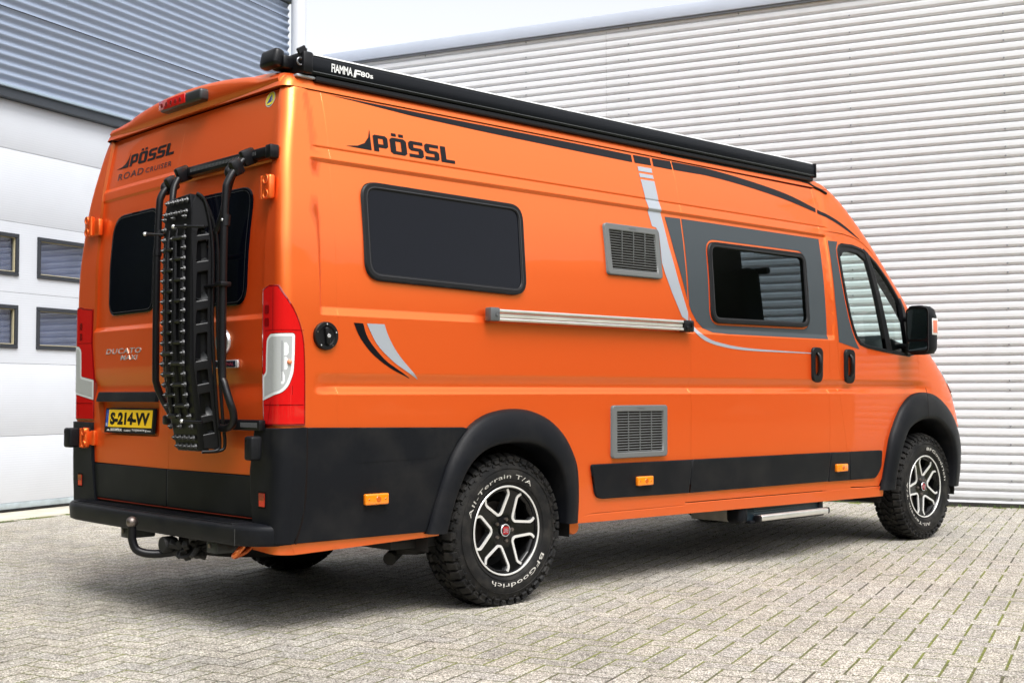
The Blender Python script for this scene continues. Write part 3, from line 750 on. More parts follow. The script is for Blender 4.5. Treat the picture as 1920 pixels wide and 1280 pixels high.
def rear_relief(y, z):
    d = 0.
    d += .010 * lin(z, 2.040, 2.06) * 0
    if z > 2.035: d += .0 - .007 * (lin(z, 2.035, 2.047) * (1 - lin(z, 2.09, 2.105))) + .002 * lin(z, 2.10, 2.108)
    d += .016 * lin(z, 1.352, 1.376)      # upper field sits deeper than the belt
    if 1.0 < z < 1.13: d += .014 * (lin(z, 1.118, 1.075) if z > 1.07 else lin(z, 1.0, 1.062))
    return d
def Rear(y, z, off=0.):
    # y measured across, off outward (backwards)
    return Vector((XR(z) + .012 * ((y + .045) / .85) ** 2 - .008 + rear_relief(y, z) - off, y, z))
RC = .055
def corner_path(sgn):
    # s: 0 at the rear-face edge of the corner (y = ye), grows around the corner and along the side
    def f(s_, z, off=0.):
        W_ = Wf(z); xr = XR(z) + .004
        ye = .70
        L1 = W_ - RC - ye; La = pi / 2 * RC
        if s_ < L1: p = Vector((xr, -(ye + s_), z)); n = Vector((-1, 0, 0))
        elif s_ < L1 + La:
            a = (s_ - L1) / RC; p = Vector((xr + RC - RC * cos(a), -(W_ - RC + RC * sin(a)), z)); n = Vector((-cos(a), -sin(a), 0))
        else:
            x = xr + RC + (s_ - L1 - La); p = Vector((x, -(W_ + relief(x, z)), z)); n = Vector((0, -1, 0))
        p = p + n * off
        if sgn < 0: p.y = -p.y * .985
        return p
    return f
CR = corner_path(1); CL_ = corner_path(-1)
def s_of_x(x, z):       # arc coordinate of a side point
    return (Wf(z) - RC - .70) + pi / 2 * RC + x - (XR(z) + .004) - RC
def s_of_y(y, z): return abs(y) - .70
van = empty('camper_van', (0, .03, 0)); setp(van, 'orange high-roof camper van with matt black lower panels and roof awning', 'camper van')

rowsS = [.40, .47, .55, .66, .78, .9, 1.0] + [1.018 + .006 * k for k in range(20)] + [1.18, 1.25, 1.32, 1.36] + [1.368 + .006 * k for k in range(8)] + [1.46, 1.55, 1.64, 1.73, 1.82, 1.9, 1.97, 2.03] + [2.044 + .005 * k for k in range(17)] + [2.16, 2.21, 2.26, 2.31, 2.35]
def colsS(a, b_, extra=()):
    n_ = max(1, int((b_ - a) / .16)); return sorted([a + (b_ - a) * (k + .5) / n_ for k in range(n_)] + list(extra))
colrec = [.25, .258, .264, .268, .272, .276, .281, .288, .30, .315]

# wheel arch holes
def arc(cx, r, a0, a1, zc=.362, n_=18): return [(cx + r * cos(radians(a0 + (a1 - a0) * k / n_)), zc + r * 1.0 * sin(radians(a0 + (a1 - a0) * k / n_))) for k in range(n_ + 1)]
RWX, FWX = 1.362, 5.355
bigwin = [(.517, 1.540), (1.498, 1.517), (1.509, 1.974), (.517, 1.986)]
bigwin_r = roundpoly(bigwin, .085, 7)
slideL = [(2.787, 2.375), (2.787, 2.102), (2.783, 1.546), (2.783, 1.34), (2.783, 1.143), (2.770, 1.053), (2.783, .979), (2.779, .662), (2.763, .471), (2.750, .420)]
slideR = [(4.152, .412), (4.162, .468), (4.183, .652), (4.190, .899), (4.177, 1.044), (4.193, 1.157), (4.193, 1.354), (4.190, 1.751), (4.198, 2.056), (4.215, 2.368)]
cabL = [(4.250, 2.087), (4.258, 2.063), (4.262, 1.63), (4.285, 1.357), (4.305, 1.159), (4.300, 1.044), (4.345, .845), (4.378, .708), (4.425, .466), (4.455, .418)]
cabTop = [(4.250, 2.087), (4.464, 2.087), (4.60, 2.072), (4.70, 2.042), (4.78, 1.995), (4.862, 1.93), (4.932, 1.862), (5.062, 1.727), (5.20, 1.573), (5.285, 1.46), (5.306, 1.30)]
g = .0016
# --- rear quarter side panel (between corner panel and sliding door)
sp_out = [(.362, .40), (.362, 2.378)] + [(x - g, z) for x, z in slideL] + [(2.747, .405)] + [(1.99, .408), (1.80, .37)] + [(x, z) for x, z in arc(RWX, .455, 2, 178)] + [(.95, .40)]
side_panel = panel('side_panel', sp_out, RSide, ORANGE, van, holes=[offpoly(bigwin_r, .002)], rows=rowsS, cols=colsS(.363, 2.78), thick=.018)
# --- right corner panel
def corner_outline(mp_sgn):
    pts = []
    zs_ = [.40 + (2.378 - .40) * k / 30 for k in range(31)]
    door = [(.68, .800), (.9, .880), (1.1, .878), (1.47, .876), (1.98, .885), (2.105, .866), (2.376, .826)] if mp_sgn > 0 else [(.68, .745), (.886, .75), (.99, .762), (1.07, .752), (1.2, .772), (1.34, .785), (1.54, .768), (1.94, .775), (2.04, .778), (2.1, .79), (2.38, .803)]
    a = [(abs(interp(door, z)) + .004 - .70, z) for z in zs_]
    b_ = [(s_of_x(.3605, z), z) for z in zs_]
    return a + b_[::-1], door
for sg, mp in ((1, CR), (-1, CL_)):
    o_, dd = corner_outline(sg)
    cs = [.06 + .03 * k for k in range(3)] + [.16 + .010 * k for k in range(22)] + [.40, .45] + [.47 + .008 * k for k in range(6)]
    panel('corner_panel', o_, mp, ORANGE, van, rows=[z for z in rowsS], cols=cs, thick=.02, sgn=-1 if sg < 0 else 1, step=.03)
# seam backing
def backing(L, mp=RSide, wd=.05): ribbon('seam_backing', dens_line(L), mp, wd, -.017, GAP, van)
backing([(.360, .40), (.360, 2.38)]); backing(slideL, wd=.05); backing(slideR); backing(cabL[1:]); backing([(2.75, .414), (4.15, .408)], wd=.04); backing([(4.45, .414), (4.86, .402)], wd=.04)
# --- sliding door
dwin = [(2.984, 1.440), (3.976, 1.446), (3.988, 1.918), (2.995, 1.916)]; dwin_r = roundpoly(dwin, .075, 7)
sd_out = [(x + g, z) for x, z in slideL] + [(x - g, z) for x, z in slideR]
sliding_door = panel('sliding_door', sd_out, RSide, ORANGE, van, holes=[offpoly(dwin_r, .002)], rows=rowsS, cols=colsS(2.78, 4.2), thick=.03)
# --- door pillar between sliding door and cab door
pil = [(x + g, z) for x, z in slideR] + [(4.245, 2.378)] + [(x - g, z) for x, z in cabL] + [(4.45, .405), (4.155, .408)]
panel('door_pillar', pil, RSide, ORANGE, van, rows=rowsS, cols=[4.20, 4.22, 4.235, 4.25, 4.265, 4.28, 4.32, 4.36], thick=.02)
# --- sill
panel('sill', [(1.86, .362), (4.86, .335), (4.862, .40), (4.452, .4155 - .0065), (4.15, .4055), (2.75, .4125), (2.74, .402), (1.99, .403), (1.85, .39)], RSide, ORANGE, van, rows=[.36, .38], cols=colsS(1.8, 4.9), thick=.06, bevel=.6)
# --- cab door
cabwin = [(4.368, 1.975), (4.392, 2.006), (4.43, 2.020), (4.56, 2.021), (4.66, 2.006), (4.737, 1.977), (4.826, 1.923), (4.955, 1.813), (5.059, 1.703), (5.125, 1.62), (5.178, 1.50), (5.215, 1.300), (5.19, 1.284), (4.838, 1.312), (4.64, 1.332), (4.555, 1.352), (4.506, 1.392), (4.47, 1.45), (4.436, 1.532), (4.40, 1.66), (4.377, 1.80), (4.366, 1.92)]
FX = 5.317
cd_out = [(x + g, z) for x, z in cabL] + [(4.80, .406), (4.86, .50), (4.93, .62)] + arc(FWX, .50, 137, 97)[0:] + [(FX - g, 1.048), (FX + .003, 1.12), (FX - .012, 1.258), (5.295, 1.37)] + [(x, z - .004) for x, z in cabTop[::-1][1:-1]]
cab_door = panel('cab_door', cd_out, RSide, ORANGE, van, holes=[offpoly(cabwin, .002)], rows=rowsS, cols=colsS(4.25, 5.32), thick=.035)
# --- shell above the cab door, to the front pillar
def xw(z, t_): return X0(z) + t_ * (XF(z) - X0(z))
TW = .80
fr_edge = [(xw(z, TW), z) for z in [2.378, 2.34, 2.28, 2.2, 2.1, 2.0, 1.9, 1.8, 1.7, 1.6, 1.5, 1.42, 1.36]]
ap_out = [(4.2475, 2.378)] + [(4.2475, 2.0895)] + [(x, z + .003) for x, z in cabTop[1:]] + [(5.310, 1.30)] + fr_edge[::-1]
panel('front_pillar', ap_out, RSide, ORANGE, van, rows=sorted(rowsS + [1.41, 1.50, 1.59, 1.68, 1.77, 1.86, 1.93, 2.0]), cols=[4.27 + .03 * k for k in range(50)], thick=.02, step=.02)
backing([(4.28, 2.088)] + cabTop[1:], wd=.03)
# --- front wing
wing = [(FX + g, 1.05), (FX + .003 + g, 1.12), (FX - .012 + 2 * g, 1.258), (5.302, 1.36), (xw(1.36, TW), 1.36), (xw(1.28, .8), 1.28), (xw(1.2, .8), 1.2), (xw(1.1, .8), 1.1), (xw(1.0, .8), 1.0), (xw(.9, .8), .9), (xw(.8, .8), .8)] + arc(FWX, .50, 52, 93)
panel('front_wing', wing, RSide, ORANGE, van, rows=rowsS, cols=[5.33 + .03 * k for k in range(28)], thick=.02, step=.025)
backing([(FX, .85), (FX, 1.05), (FX + .003, 1.12), (FX - .012, 1.258), (5.303, 1.38)], wd=.03)
# --- nose, bonnet, windscreen, roof nose: loft round the front
def front_grid(name, zs_, m, t0=TW, off=0., thick=0, parent=van, nth=26):
    V = []; Fc = []; th0 = math.asin(t0 ** (NE / 2))
    for z in zs_:
        x0, xf, b_ = X0(z), XF(z), Wf(z)
        for k in range(nth + 1):
            th = th0 + (pi - 2 * th0) * k / nth; s_, c = sin(th), cos(th)
            V.append(Vector((x0 + (xf - x0) * max(0, s_) ** (2 / NE) + off, -b_ * (abs(c) ** (2 / NE)) * (1 if c > 0 else -.985), z)))
    n_ = nth + 1
    for j in range(len(zs_) - 1):
        for k in range(nth): a = j * n_ + k; Fc.append((a, a + 1, a + 1 + n_, a + n_))
    return mesh(name, V, Fc, m, parent, angle=None)
front_grid('bonnet', [.78, .85, .92, 1.0, 1.05, 1.1, 1.15, 1.2, 1.25, 1.3, 1.34, 1.37], ORANGE)
front_grid('front_bumper', [.28, .35, .45, .55, .65, .72, .777], BLACKP, off=.004)
front_grid('windscreen', [1.372 + (2.20 - 1.372) * k / 14 for k in range(15)], SHIELD)
front_grid('roof_nose', [2.202, 2.25, 2.3, 2.34, 2.38], ORANGE)
# headlamp on the wing edge
hl = roundpoly([(xw(1.0, .62), 1.00), (xw(1.0, .97), .98), (xw(1.12, .96), 1.12), (xw(1.2, .62), 1.215)], .04)
panel('headlight', hl, RSide, mat('headlamp_clear', (.7, .72, .75), .08, .3, 1.), van, rows=[1.05, 1.1, 1.15], cols=colsS(5.7, 6.2), off=.006, thick=.01)
# --- roof: everything above the gutter, one continuous skin with its rear lip
zr = [2.381, 2.388, 2.40, 2.415, 2.43, 2.443, 2.455, 2.467, 2.478, 2.488, 2.497, 2.504, 2.509]
V = []; Fc = []; nx = 22; nth = 22; ncap = 10
for z in zr:
    x0, xf, b_ = X0(z), XF(z), Wf(z); xr = XR(z) - .012; L_ = []
    ins = .004 if z < 2.384 else (.0 if z > 2.39 else .0)
    # rear cap from the centre to the right corner
    rc = min(.05, b_ * .6)
    for k in range(ncap): L_.append(((xr), -(b_ - rc) * k / ncap))
    for k in range(6):
        a = pi / 2 * k / 5; L_.append((xr + rc - rc * cos(a), -(b_ - rc) - rc * sin(a)))
    for k in range(1, nx): L_.append((xr + rc + (x0 - xr - rc) * k / nx, -b_))
    for k in range(nth + 1):
        th = pi / 2 * k / nth; L_.append((x0 + (xf - x0) * sin(th) ** (2 / NE), -b_ * cos(th) ** (2 / NE) if k < nth else 0))
    full = L_ + [(x, -y * .985) for x, y in L_[-2:0:-1]]
    V += [Vector((x, y, z)) for x, y in full]; nL = len(full)
for j in range(len(zr) - 1):
    for k in range(nL): a = j * nL + k; c = j * nL + (k + 1) % nL; Fc.append((a, c, c + nL, a + nL))
Fc.append(tuple((len(zr) - 1) * nL + k for k in range(nL)))
roof = mesh('roof', V, Fc, ORANGE, van, angle=None)
# rear roof spoiler lip above the doors
V = []; Fc = []
ys = [-.83 + 1.64 * k / 40 for k in range(41)]
def lipz(y):
    a = abs(y + .03); f_ = lin(a, .56, .68); f_ = f_ * f_ * (3 - 2 * f_); zc_ = 2.512 - .134 * a * a; return zc_ * (1 - f_) + (2.450 - .03 * max(0, a - .68)) * f_
for y in ys:
    a = abs(y + .01) / .83; zt = lipz(y); rnd_ = .02 * a ** 2
    prof = [(.20 + rnd_, 2.388), (.168 + rnd_, 2.385), (.160 + rnd_, 2.390), (.150 + rnd_, 2.415), (.150 + rnd_, zt - .028), (.160 + rnd_, zt - .010), (.182 + rnd_, zt - .001), (.26, zt + .003), (.60, zt + .001 * 0 - .004)]
    V += [Vector((x, y, z)) for x, z in prof]
npf = 9
for j in range(len(ys) - 1):
    for k in range(npf - 1): a = j * npf + k; Fc.append((a, a + 1, a + 1 + npf, a + npf))
Fc.append(tuple(range(npf))[::-1]); Fc.append(tuple((len(ys) - 1) * npf + k for k in range(npf)))
mesh('roof_lip', V, Fc, ORANGE, van, angle=50)
# gutter line along the side
ribbon('gutter_seam', dens_line([(.22, 2.3795), (4.36, 2.3795)], .1), RSide, .02, -.008, mat('seam_red', (.35, .03, .01), .6), van)
mold = [(2.709, 2.408), (3.4, 2.410), (4.10, 2.410), (4.19, 2.404), (4.371, 2.352)]
tube('roof_moulding', [RSide(x, z, .004) for x, z in dens_line(mold, .06)], .0085, SEAL, van, 6)
# --- left side of the body
ls = [(.362, .40), (.362, 2.378), (4.30, 2.378)] + fr_edge + [(5.31, 1.30), (FX, 1.05)] + arc(FWX, .50, 95, 178) + [(4.80, .37)] + [(1.88, .37)] + arc(RWX, .455, 2, 178) + [(.95, .40)]
panel('left_side', ls, LSide, ORANGE, van, holes=[cabwin], rows=rowsS, cols=colsS(.36, 5.4), thick=.02, sgn=-1)
panel('left_wing', wing, LSide, ORANGE, van, rows=rowsS, cols=colsS(5.3, 6.2), thick=.02, sgn=-1)

# ------------------------------------------------------------------ windows
def window(parent, poly, mp, frame_w, glass_m, fname='window_frame', gname='window_glass', proud=.009, gl_off=.004, rows=(), sg=1, inner=None, cols=()):
    inn = inner or offpoly(poly, -frame_w)
    panel(fname, poly, mp, SEAL, parent, holes=[inn], rows=rows, cols=(), off=proud, thick=.03, step=.04, bevel=.9, sgn=sg)
    panel(gname, offpoly(inn, .001), mp, glass_m, parent, rows=rows, cols=cols, off=gl_off, thick=.0, step=.08, sgn=sg)
def flatside(xa, xb, za, zb, extra=0.):
    # acrylic windows are flat: a plane through the side at two heights
    pa, pb_ = RSide((xa + xb) / 2, za), RSide((xa + xb) / 2, zb)
    def f(x, z, off=0.):
        t_ = (z - za) / (zb - za); return Vector((x, pa.y + (pb_.y - pa.y) * t_ - off - extra, z))
    return f
fs1 = flatside(.6, 1.5, 1.56, 1.95, .004)
window(side_panel, bigwin_r, fs1, .030, DARKGLASS, proud=.012, gl_off=.006)
ribbon('window_bead', dens_line(offpoly(bigwin_r, -.022) + [offpoly(bigwin_r, -.022)[0]], .05), fs1, .003, .0135, mat('bead_grey', (.05, .05, .055), .25), side_panel)
fs2 = flatside(3.1, 3.9, 1.47, 1.9, .004)
window(sliding_door, dwin_r, fs2, .030, TINTG, proud=.012, gl_off=.006)
ribbon('window_bead', dens_line(offpoly(dwin_r, -.022) + [offpoly(dwin_r, -.022)[0]], .05), fs2, .003, .0135, mat('bead_grey', (.05, .05, .055), .25), sliding_door)
window(cab_door, cabwin, RSide, .020, CLEARG, proud=.005, gl_off=-.006, rows=[1.4, 1.5, 1.6, 1.7, 1.8, 1.9])
# black rubber inside the cab window: divider bar and quarter-light, mirror sail
panel('window_divider', [(4.690, 2.004), (4.742, 1.978), (4.80, 1.80), (4.90, 1.47), (4.955, 1.303), (4.888, 1.308), (4.84, 1.47), (4.755, 1.78)], RSide, SEAL, cab_door, rows=[1.4, 1.5, 1.6, 1.7, 1.8, 1.9], off=.006, thick=.03, bevel=.7)
panel('mirror_sail', [(5.075, 1.685), (5.118, 1.62), (5.165, 1.51), (5.222, 1.292), (5.14, 1.292), (5.10, 1.50)], RSide, BLACKG, cab_door, rows=[1.4, 1.5], off=.016, thick=.03, bevel=.7)
panel('window_top_seal', [(4.385, 1.99), (4.43, 2.012), (4.56, 2.013), (4.66, 1.998), (4.722, 1.975), (4.70, 1.925), (4.62, 1.962), (4.52, 1.972), (4.44, 1.965), (4.40, 1.93)], RSide, SEAL, cab_door, off=.002, thick=.02, bevel=.7)
panel('left_window_glass', cabwin, LSide, CLEARG, van, off=-.004, thick=0, step=.1, sgn=-1)
panel('left_window_divider', [(4.690, 2.004), (4.742, 1.978), (4.955, 1.303), (4.888, 1.308)], LSide, SEAL, van, off=.0, thick=.02, sgn=-1)

# ------------------------------------------------------------------ decals
rowD = rowsS; _x = [1.37, 1.38, 1.39, 1.40, 1.41, 2.03, 2.048, 2.054, 2.06, 2.066, 2.08, 2.1, 2.105, 2.112, 2.119, 2.13]
def resample(L, n_):
    d = [0]
    for a, b_ in zip(L, L[1:]): d.append(d[-1] + math.hypot(b_[0] - a[0], b_[1] - a[1]))
    out = []
    for k in range(n_):
        t_ = d[-1] * k / (n_ - 1); i = max(0, min(len(d) - 2, sum(1 for q in d if q <= t_) - 1)); u = (t_ - d[i]) / (d[i + 1] - d[i])
        out.append((L[i][0] + (L[i + 1][0] - L[i][0]) * u, L[i][1] + (L[i + 1][1] - L[i][1]) * u))
    return out
def smoothline(L, n_): 
    C_ = [tuple(v) for v in catmull([Vector((x, z, 0)) for x, z in L], 6)]; return resample([(a, b_) for a, b_, c in C_], n_)
def decal(name, poly, m, mp=RSide, parent=van, off=.0016, holes=(), rows=rowD, step=.06, sgn=1, cols=()):
    return panel(name, poly, mp, m, parent, holes=holes, rows=rows, cols=cols, off=off, thick=0, step=step, sgn=sgn)
def cut(poly, a, b_):     # clip polygon in x
    def clip(P, f, inside):
        out = []
        for i in range(len(P)):
            p, q = P[i], P[(i + 1) % len(P)]; pi_, qi = inside(p), inside(q)
            if pi_: out.append(p)
            if pi_ != qi:
                t_ = (f - p[0]) / (q[0] - p[0]); out.append((f, p[1] + (q[1] - p[1]) * t_))
        return out
    return clip(clip(poly, a, lambda p: p[0] >= a), b_, lambda p: p[0] <= b_)
gd = [(2.642, 2.028), (2.778, 2.030), (4.185, 2.030), (4.180, 1.70), (4.180, 1.377), (3.14, 1.377), (2.985, 1.382), (2.905, 1.405), (2.850, 1.445), (2.807, 1.497), (2.778, 1.560), (2.737, 1.686), (2.69, 1.836)]
decal('grey_stripe_decal', cut(gd, 2.5, 2.778), GREYDEC, parent=side_panel)
decal('grey_stripe_decal', cut(gd, 2.790, 4.2), GREYDEC, parent=sliding_door, holes=[offpoly(dwin_r, .014)], cols=colsS(2.8, 4.2))
decal('grey_stripe_decal', [(4.272, 2.026), (4.385, 2.028), (4.356, 1.98), (4.352, 1.92), (4.364, 1.79), (4.387, 1.655), (4.423, 1.526), (4.459, 1.44), (4.497, 1.375), (4.545, 1.320), (4.40, 1.345), (4.300, 1.362), (4.276, 1.63)], GREYDEC, parent=cab_door)
for P in ([(2.47, 2.300), (2.59, 2.302), (2.590, 2.275), (2.47, 2.273)], [(2.471, 2.261), (2.589, 2.262), (2.591, 2.240), (2.472, 2.238)]): decal('silver_stripe_decal', P, SILVDEC, parent=side_panel)
decal('silver_stripe_decal', [(2.474, 2.225), (2.592, 2.227), (2.608, 2.049), (2.644, 1.865), (2.703, 1.672), (2.760, 1.528), (2.777, 1.490), (2.777, 1.44), (2.722, 1.463), (2.645, 1.593), (2.594, 1.698), (2.572, 1.76), (2.572, 1.93), (2.553, 1.957), (2.52, 1.962), (2.502, 2.033)], SILVDEC, parent=side_panel)
decal('silver_stripe_decal', smoothline([(2.790, 1.468), (2.810, 1.432), (2.858, 1.384), (2.924, 1.353), (3.03, 1.327), (3.326, 1.299), (3.979, 1.286)], 34) + smoothline([(3.979, 1.281), (3.325, 1.285), (3.066, 1.303), (2.924, 1.329), (2.85, 1.360), (2.815, 1.383), (2.790, 1.412)], 34), SILVDEC, parent=sliding_door)
decal('black_stripe_decal', [(.405, 2.370), (.658, 2.369), (1.114, 2.367), (1.624, 2.367), (2.044, 2.366), (2.438, 2.362), (2.434, 2.319), (1.884, 2.325), (1.35, 2.333), (.87, 2.345), (.549, 2.364)], BLACKDEC, parent=side_panel)
decal('black_stripe_decal', [(2.455, 2.365), (2.598, 2.366), (2.595, 2.320), (2.455, 2.319)], BLACKDEC, parent=side_panel)
decal('black_stripe_decal', [(2.618, 2.367), (2.782, 2.370), (2.782, 2.319), (2.615, 2.319)], BLACKDEC, parent=side_panel)
decal('black_stripe_decal', smoothline([(2.792, 2.3690), (2.95, 2.3695), (3.153, 2.3675), (3.522, 2.342), (3.905, 2.299), (4.205, 2.234)], 24) + smoothline([(4.198, 2.207), (3.886, 2.258), (3.501, 2.299), (3.134, 2.322), (2.95, 2.3215), (2.792, 2.3195)], 24), BLACKDEC, parent=sliding_door)
decal('black_stripe_decal', smoothline([(4.222, 2.229), (4.407, 2.183), (4.549, 2.128), (4.672, 2.064)], 14) + smoothline([(4.670, 2.063), (4.46, 2.140), (4.33, 2.178), (4.216, 2.203)], 12), BLACKDEC)
decal('black_slash_decal', smoothline([(.494, 1.342), (.523, 1.274), (.605, 1.191), (.680, 1.145), (.762, 1.102)], 16) + smoothline([(.760, 1.101), (.653, 1.142), (.547, 1.207), (.477, 1.280), (.443, 1.343)], 16), BLACKDEC, parent=side_panel, rows=[1.066 + .01 * k for k in range(7)])
decal('silver_slash_decal', smoothline([(.611, 1.342), (.641, 1.277), (.701, 1.198), (.811, 1.098)], 16) + smoothline([(.809, 1.097), (.725, 1.139), (.653, 1.182), (.57, 1.252), (.514, 1.342)], 16), SILVDEC, parent=side_panel, rows=[1.066 + .01 * k for k in range(7)])

# maker's lettering: block capitals drawn as strokes
def block_logo(name, fn, m, parent):
    # unit space: x 0..1, y 0..1 (letters from .24 to 1)
    pcs = []
    def P(*q): pcs.append(list(q))
    P((0, .03), (.10, .12), (.165, .30), (.205, .62), (.222, 1.02), (.222, 0.0))                      # sail
    def letter(x0, w_, strokes, h=.80):
        for s_ in strokes: pcs.append([(x0 + a * w_, b_ * h) for a, b_ in s_])
    T = .24; H = .19
    # P
    letter(.245, .13, [[(0, 0), (.34, 0), (.34, 1), (.12, 1), (0, .92)], [(.341, 1), (.85, 1), (1, .88), (1, .80), (.341, .80)], [(.68, .799), (1, .799), (1, .46), (.68, .46)], [(.341, .459), (1, .459), (1, .36), (.85, .25), (.341, .25)]])
    # O with umlaut
    O_ = [[(0, .12), (.15, 0), (.34, 0), (.34, 1), (.15, 1), (0, .88)], [(.341, .80), (.66, .80), (.66, 1), (.341, 1)], [(.341, 0), (.66, 0), (.66, .20), (.341, .20)], [(.661, 0), (.85, 0), (1, .12), (1, .88), (.85, 1), (.661, 1)], [(.14, 1.10), (.42, 1.10), (.42, 1.28), (.14, 1.28)], [(.58, 1.10), (.86, 1.10), (.86, 1.28), (.58, 1.28)]]
    letter(.395, .15, O_)
    S_ = [[(0, .54), (.15, .40), (.34, .40), (.34, .62), (.34, 1), (.15, 1), (0, .88)], [(.341, .80), (1, .80), (1, 1), (.341, 1)], [(.341, .40), (.66, .40), (.66, .60), (.341, .60)], [(.661, 0), (.85, 0), (1, .12), (1, .48), (.85, .60), (.661, .60)], [(0, 0), (.66, 0), (.66, .20), (0, .20)]]
    letter(.565, .135, S_); letter(.715, .135, S_)
    letter(.868, .132, [[(0, 0), (.38, 0), (.38, 1), (0, 1)], [(.381, 0), (1, 0), (1, .20), (.381, .20)]])
    V = []; Fc = []
    for p in pcs:
        b0 = len(V)
        V += [fn(*q) for q in p]; Fc.append(tuple(range(b0, b0 + len(p))))
    return mesh(name, V, Fc, m, parent, smooth=False)
def side_logo(u, v):
    # slight forward slant
    return RSide(.458 + u * (1.100 - .458), 2.137 + v * .098, .0018)
block_logo('maker_lettering', side_logo, BLACKDEC, side_panel)

# ------------------------------------------------------------------ side furniture
def vent(parent, x0, x1, z0, z1):
    f = flatside(x0, x1, z0, z1)
    outer = roundpoly([(x0, z0), (x1, z0), (x1, z1), (x0, z1)], .022)
    inner = [(x0 + .034, z0 + .030), (x1 - .036, z0 + .030), (x1 - .036, z1 - .034), (x0 + .034, z1 - .034)]
    fr = panel('vent_frame', outer, f, GREYPL, parent, holes=[inner], off=.018, thick=.022, step=.05, bevel=1.0)
    panel('vent_shadow', inner, f, GAP, fr, off=.0065, thick=0, step=.2)
    n_ = 15; h = (inner[2][1] - inner[0][1]) / n_
    for k in range(n_):
        za = inner[0][1] + k * h
        bm = bmesh.new()
        P = [f(inner[0][0], za, .010), f(inner[1][0], za, .010), f(inner[1][0], za + h * .30, .0155), f(inner[0][0], za + h * .30, .0155), f(inner[0][0], za + h * .50, .011), f(inner[1][0], za + h * .50, .011)]
        vv = [bm.verts.new(p) for p in P]; bm.faces.new(vv[:4]); bm.faces.new((vv[3], vv[2], vv[5], vv[4]))
        bmobj('slat', bm, GREYPL, fr, 60)
    for k in range(1, 4):
        xx = inner[0][0] + (inner[1][0] - inner[0][0]) * k / 4
        box('vent_rib', f(xx, (z0 + z1) / 2, .0125), (.004, .006, z1 - z0 - .066), GREYPL, fr, .0)
    text('vent_mark', 'THETFORD', lambda u, v: f((x0 + x1) / 2 - .03 + u * .06, z1 - .022 + v * .010, .0195), GREYPL2, fr)
vent(side_panel, 2.108, 2.552, 1.666, 1.944); vent(side_panel, 2.108, 2.552, .688, .968)

# sliding door rail
rp = box('door_rail', (1.955, -1.043, 1.409), (1.42, .030, .020), mat('rail_channel', (.62, .60, .54), .45, .2, vary=.12, vscale=6), side_panel, .002)
for dz in (.021, -.021): box('rail_flange', (1.955, -1.048, 1.409 + dz), (1.42, .040, .015), ALU, rp, .004)
bm = bmesh.new(); addbox(bm, (1.240, -1.050, 1.412), (.062, .046, .066), .008, seg=2); addbox(bm, (1.247, -1.0745, 1.412), (.018, .004, .018), .004)
bmobj('rail_end_cap', bm, GREYPL2, rp)
bm = bmesh.new(); addbox(bm, (2.715, -1.046, 1.407), (.085, .044, .066), .008, seg=2); addbox(bm, (2.70, -1.070, 1.395), (.03, .010, .02), .003); addbox(bm, (2.735, -1.070, 1.415), (.02, .012, .03), .003)
bmobj('door_hinge_arm', bm, GAP if False else BLACKG, rp)

# fuel filler
fc = Vector((.292, -(Wf(1.28) + .001), 1.280))
fu = lathe('fuel_filler', [(.0, -.010), (.040, -.010), (.042, -.012), (.044, -.016), (.058, -.016), (.0605, -.013), (.0615, 0)], fc, 'y', SEAL, side_panel, 40)
box('filler_handle', fc + Vector((0, -.016, 0)), (.020, .022, .076), SEAL, fu, .007, rot=Euler((0, radians(-8), 0)), seg=3)
lathe('filler_lock', [(.0, -.0015), (.008, -.0015), (.009, 0)], fc + Vector((.002, -.028, .0)), 'y', CHROME, fu, 16)
for k in range(5):
    a = radians(90 + 72 * k); lathe('filler_screw', [(0, -.002), (.0032, -.0015), (.0035, 0)], fc + Vector((.0505 * cos(a), -.016, .0505 * sin(a))), 'y', STEEL if k % 2 else CHROME, fu, 10)

def handle(parent, xc, zc):
    yy = RSide(xc, zc).y
    base = roundpoly([(xc - .052, zc - .105), (xc + .052, zc - .105), (xc + .060, zc + .105), (xc - .052, zc + .112)], .040, 6)
    rec = roundpoly([(xc - .026, zc - .072), (xc + .022, zc - .072), (xc + .026, zc + .078), (xc - .026, zc + .078)], .024, 5)
    h = panel('door_handle', base, RSide, SEAL, parent, holes=[rec], off=.018, thick=.022, bevel=1.2, step=.02)
    panel('handle_recess', rec, RSide, GAP, h, off=-.001, thick=0, step=.03)
    tube('handle_grip', [Vector((xc + .006, yy - .006, zc - .072)), Vector((xc + .008, yy - .026, zc - .045)), Vector((xc + .009, yy - .030, zc)), Vector((xc + .009, yy - .026, zc + .05)), Vector((xc + .008, yy - .006, zc + .076))], [.011, .013, .013, .013, .011], BLACKG, h, 10)
handle(sliding_door, 4.032, 1.212); handle(cab_door, 4.408, 1.208)

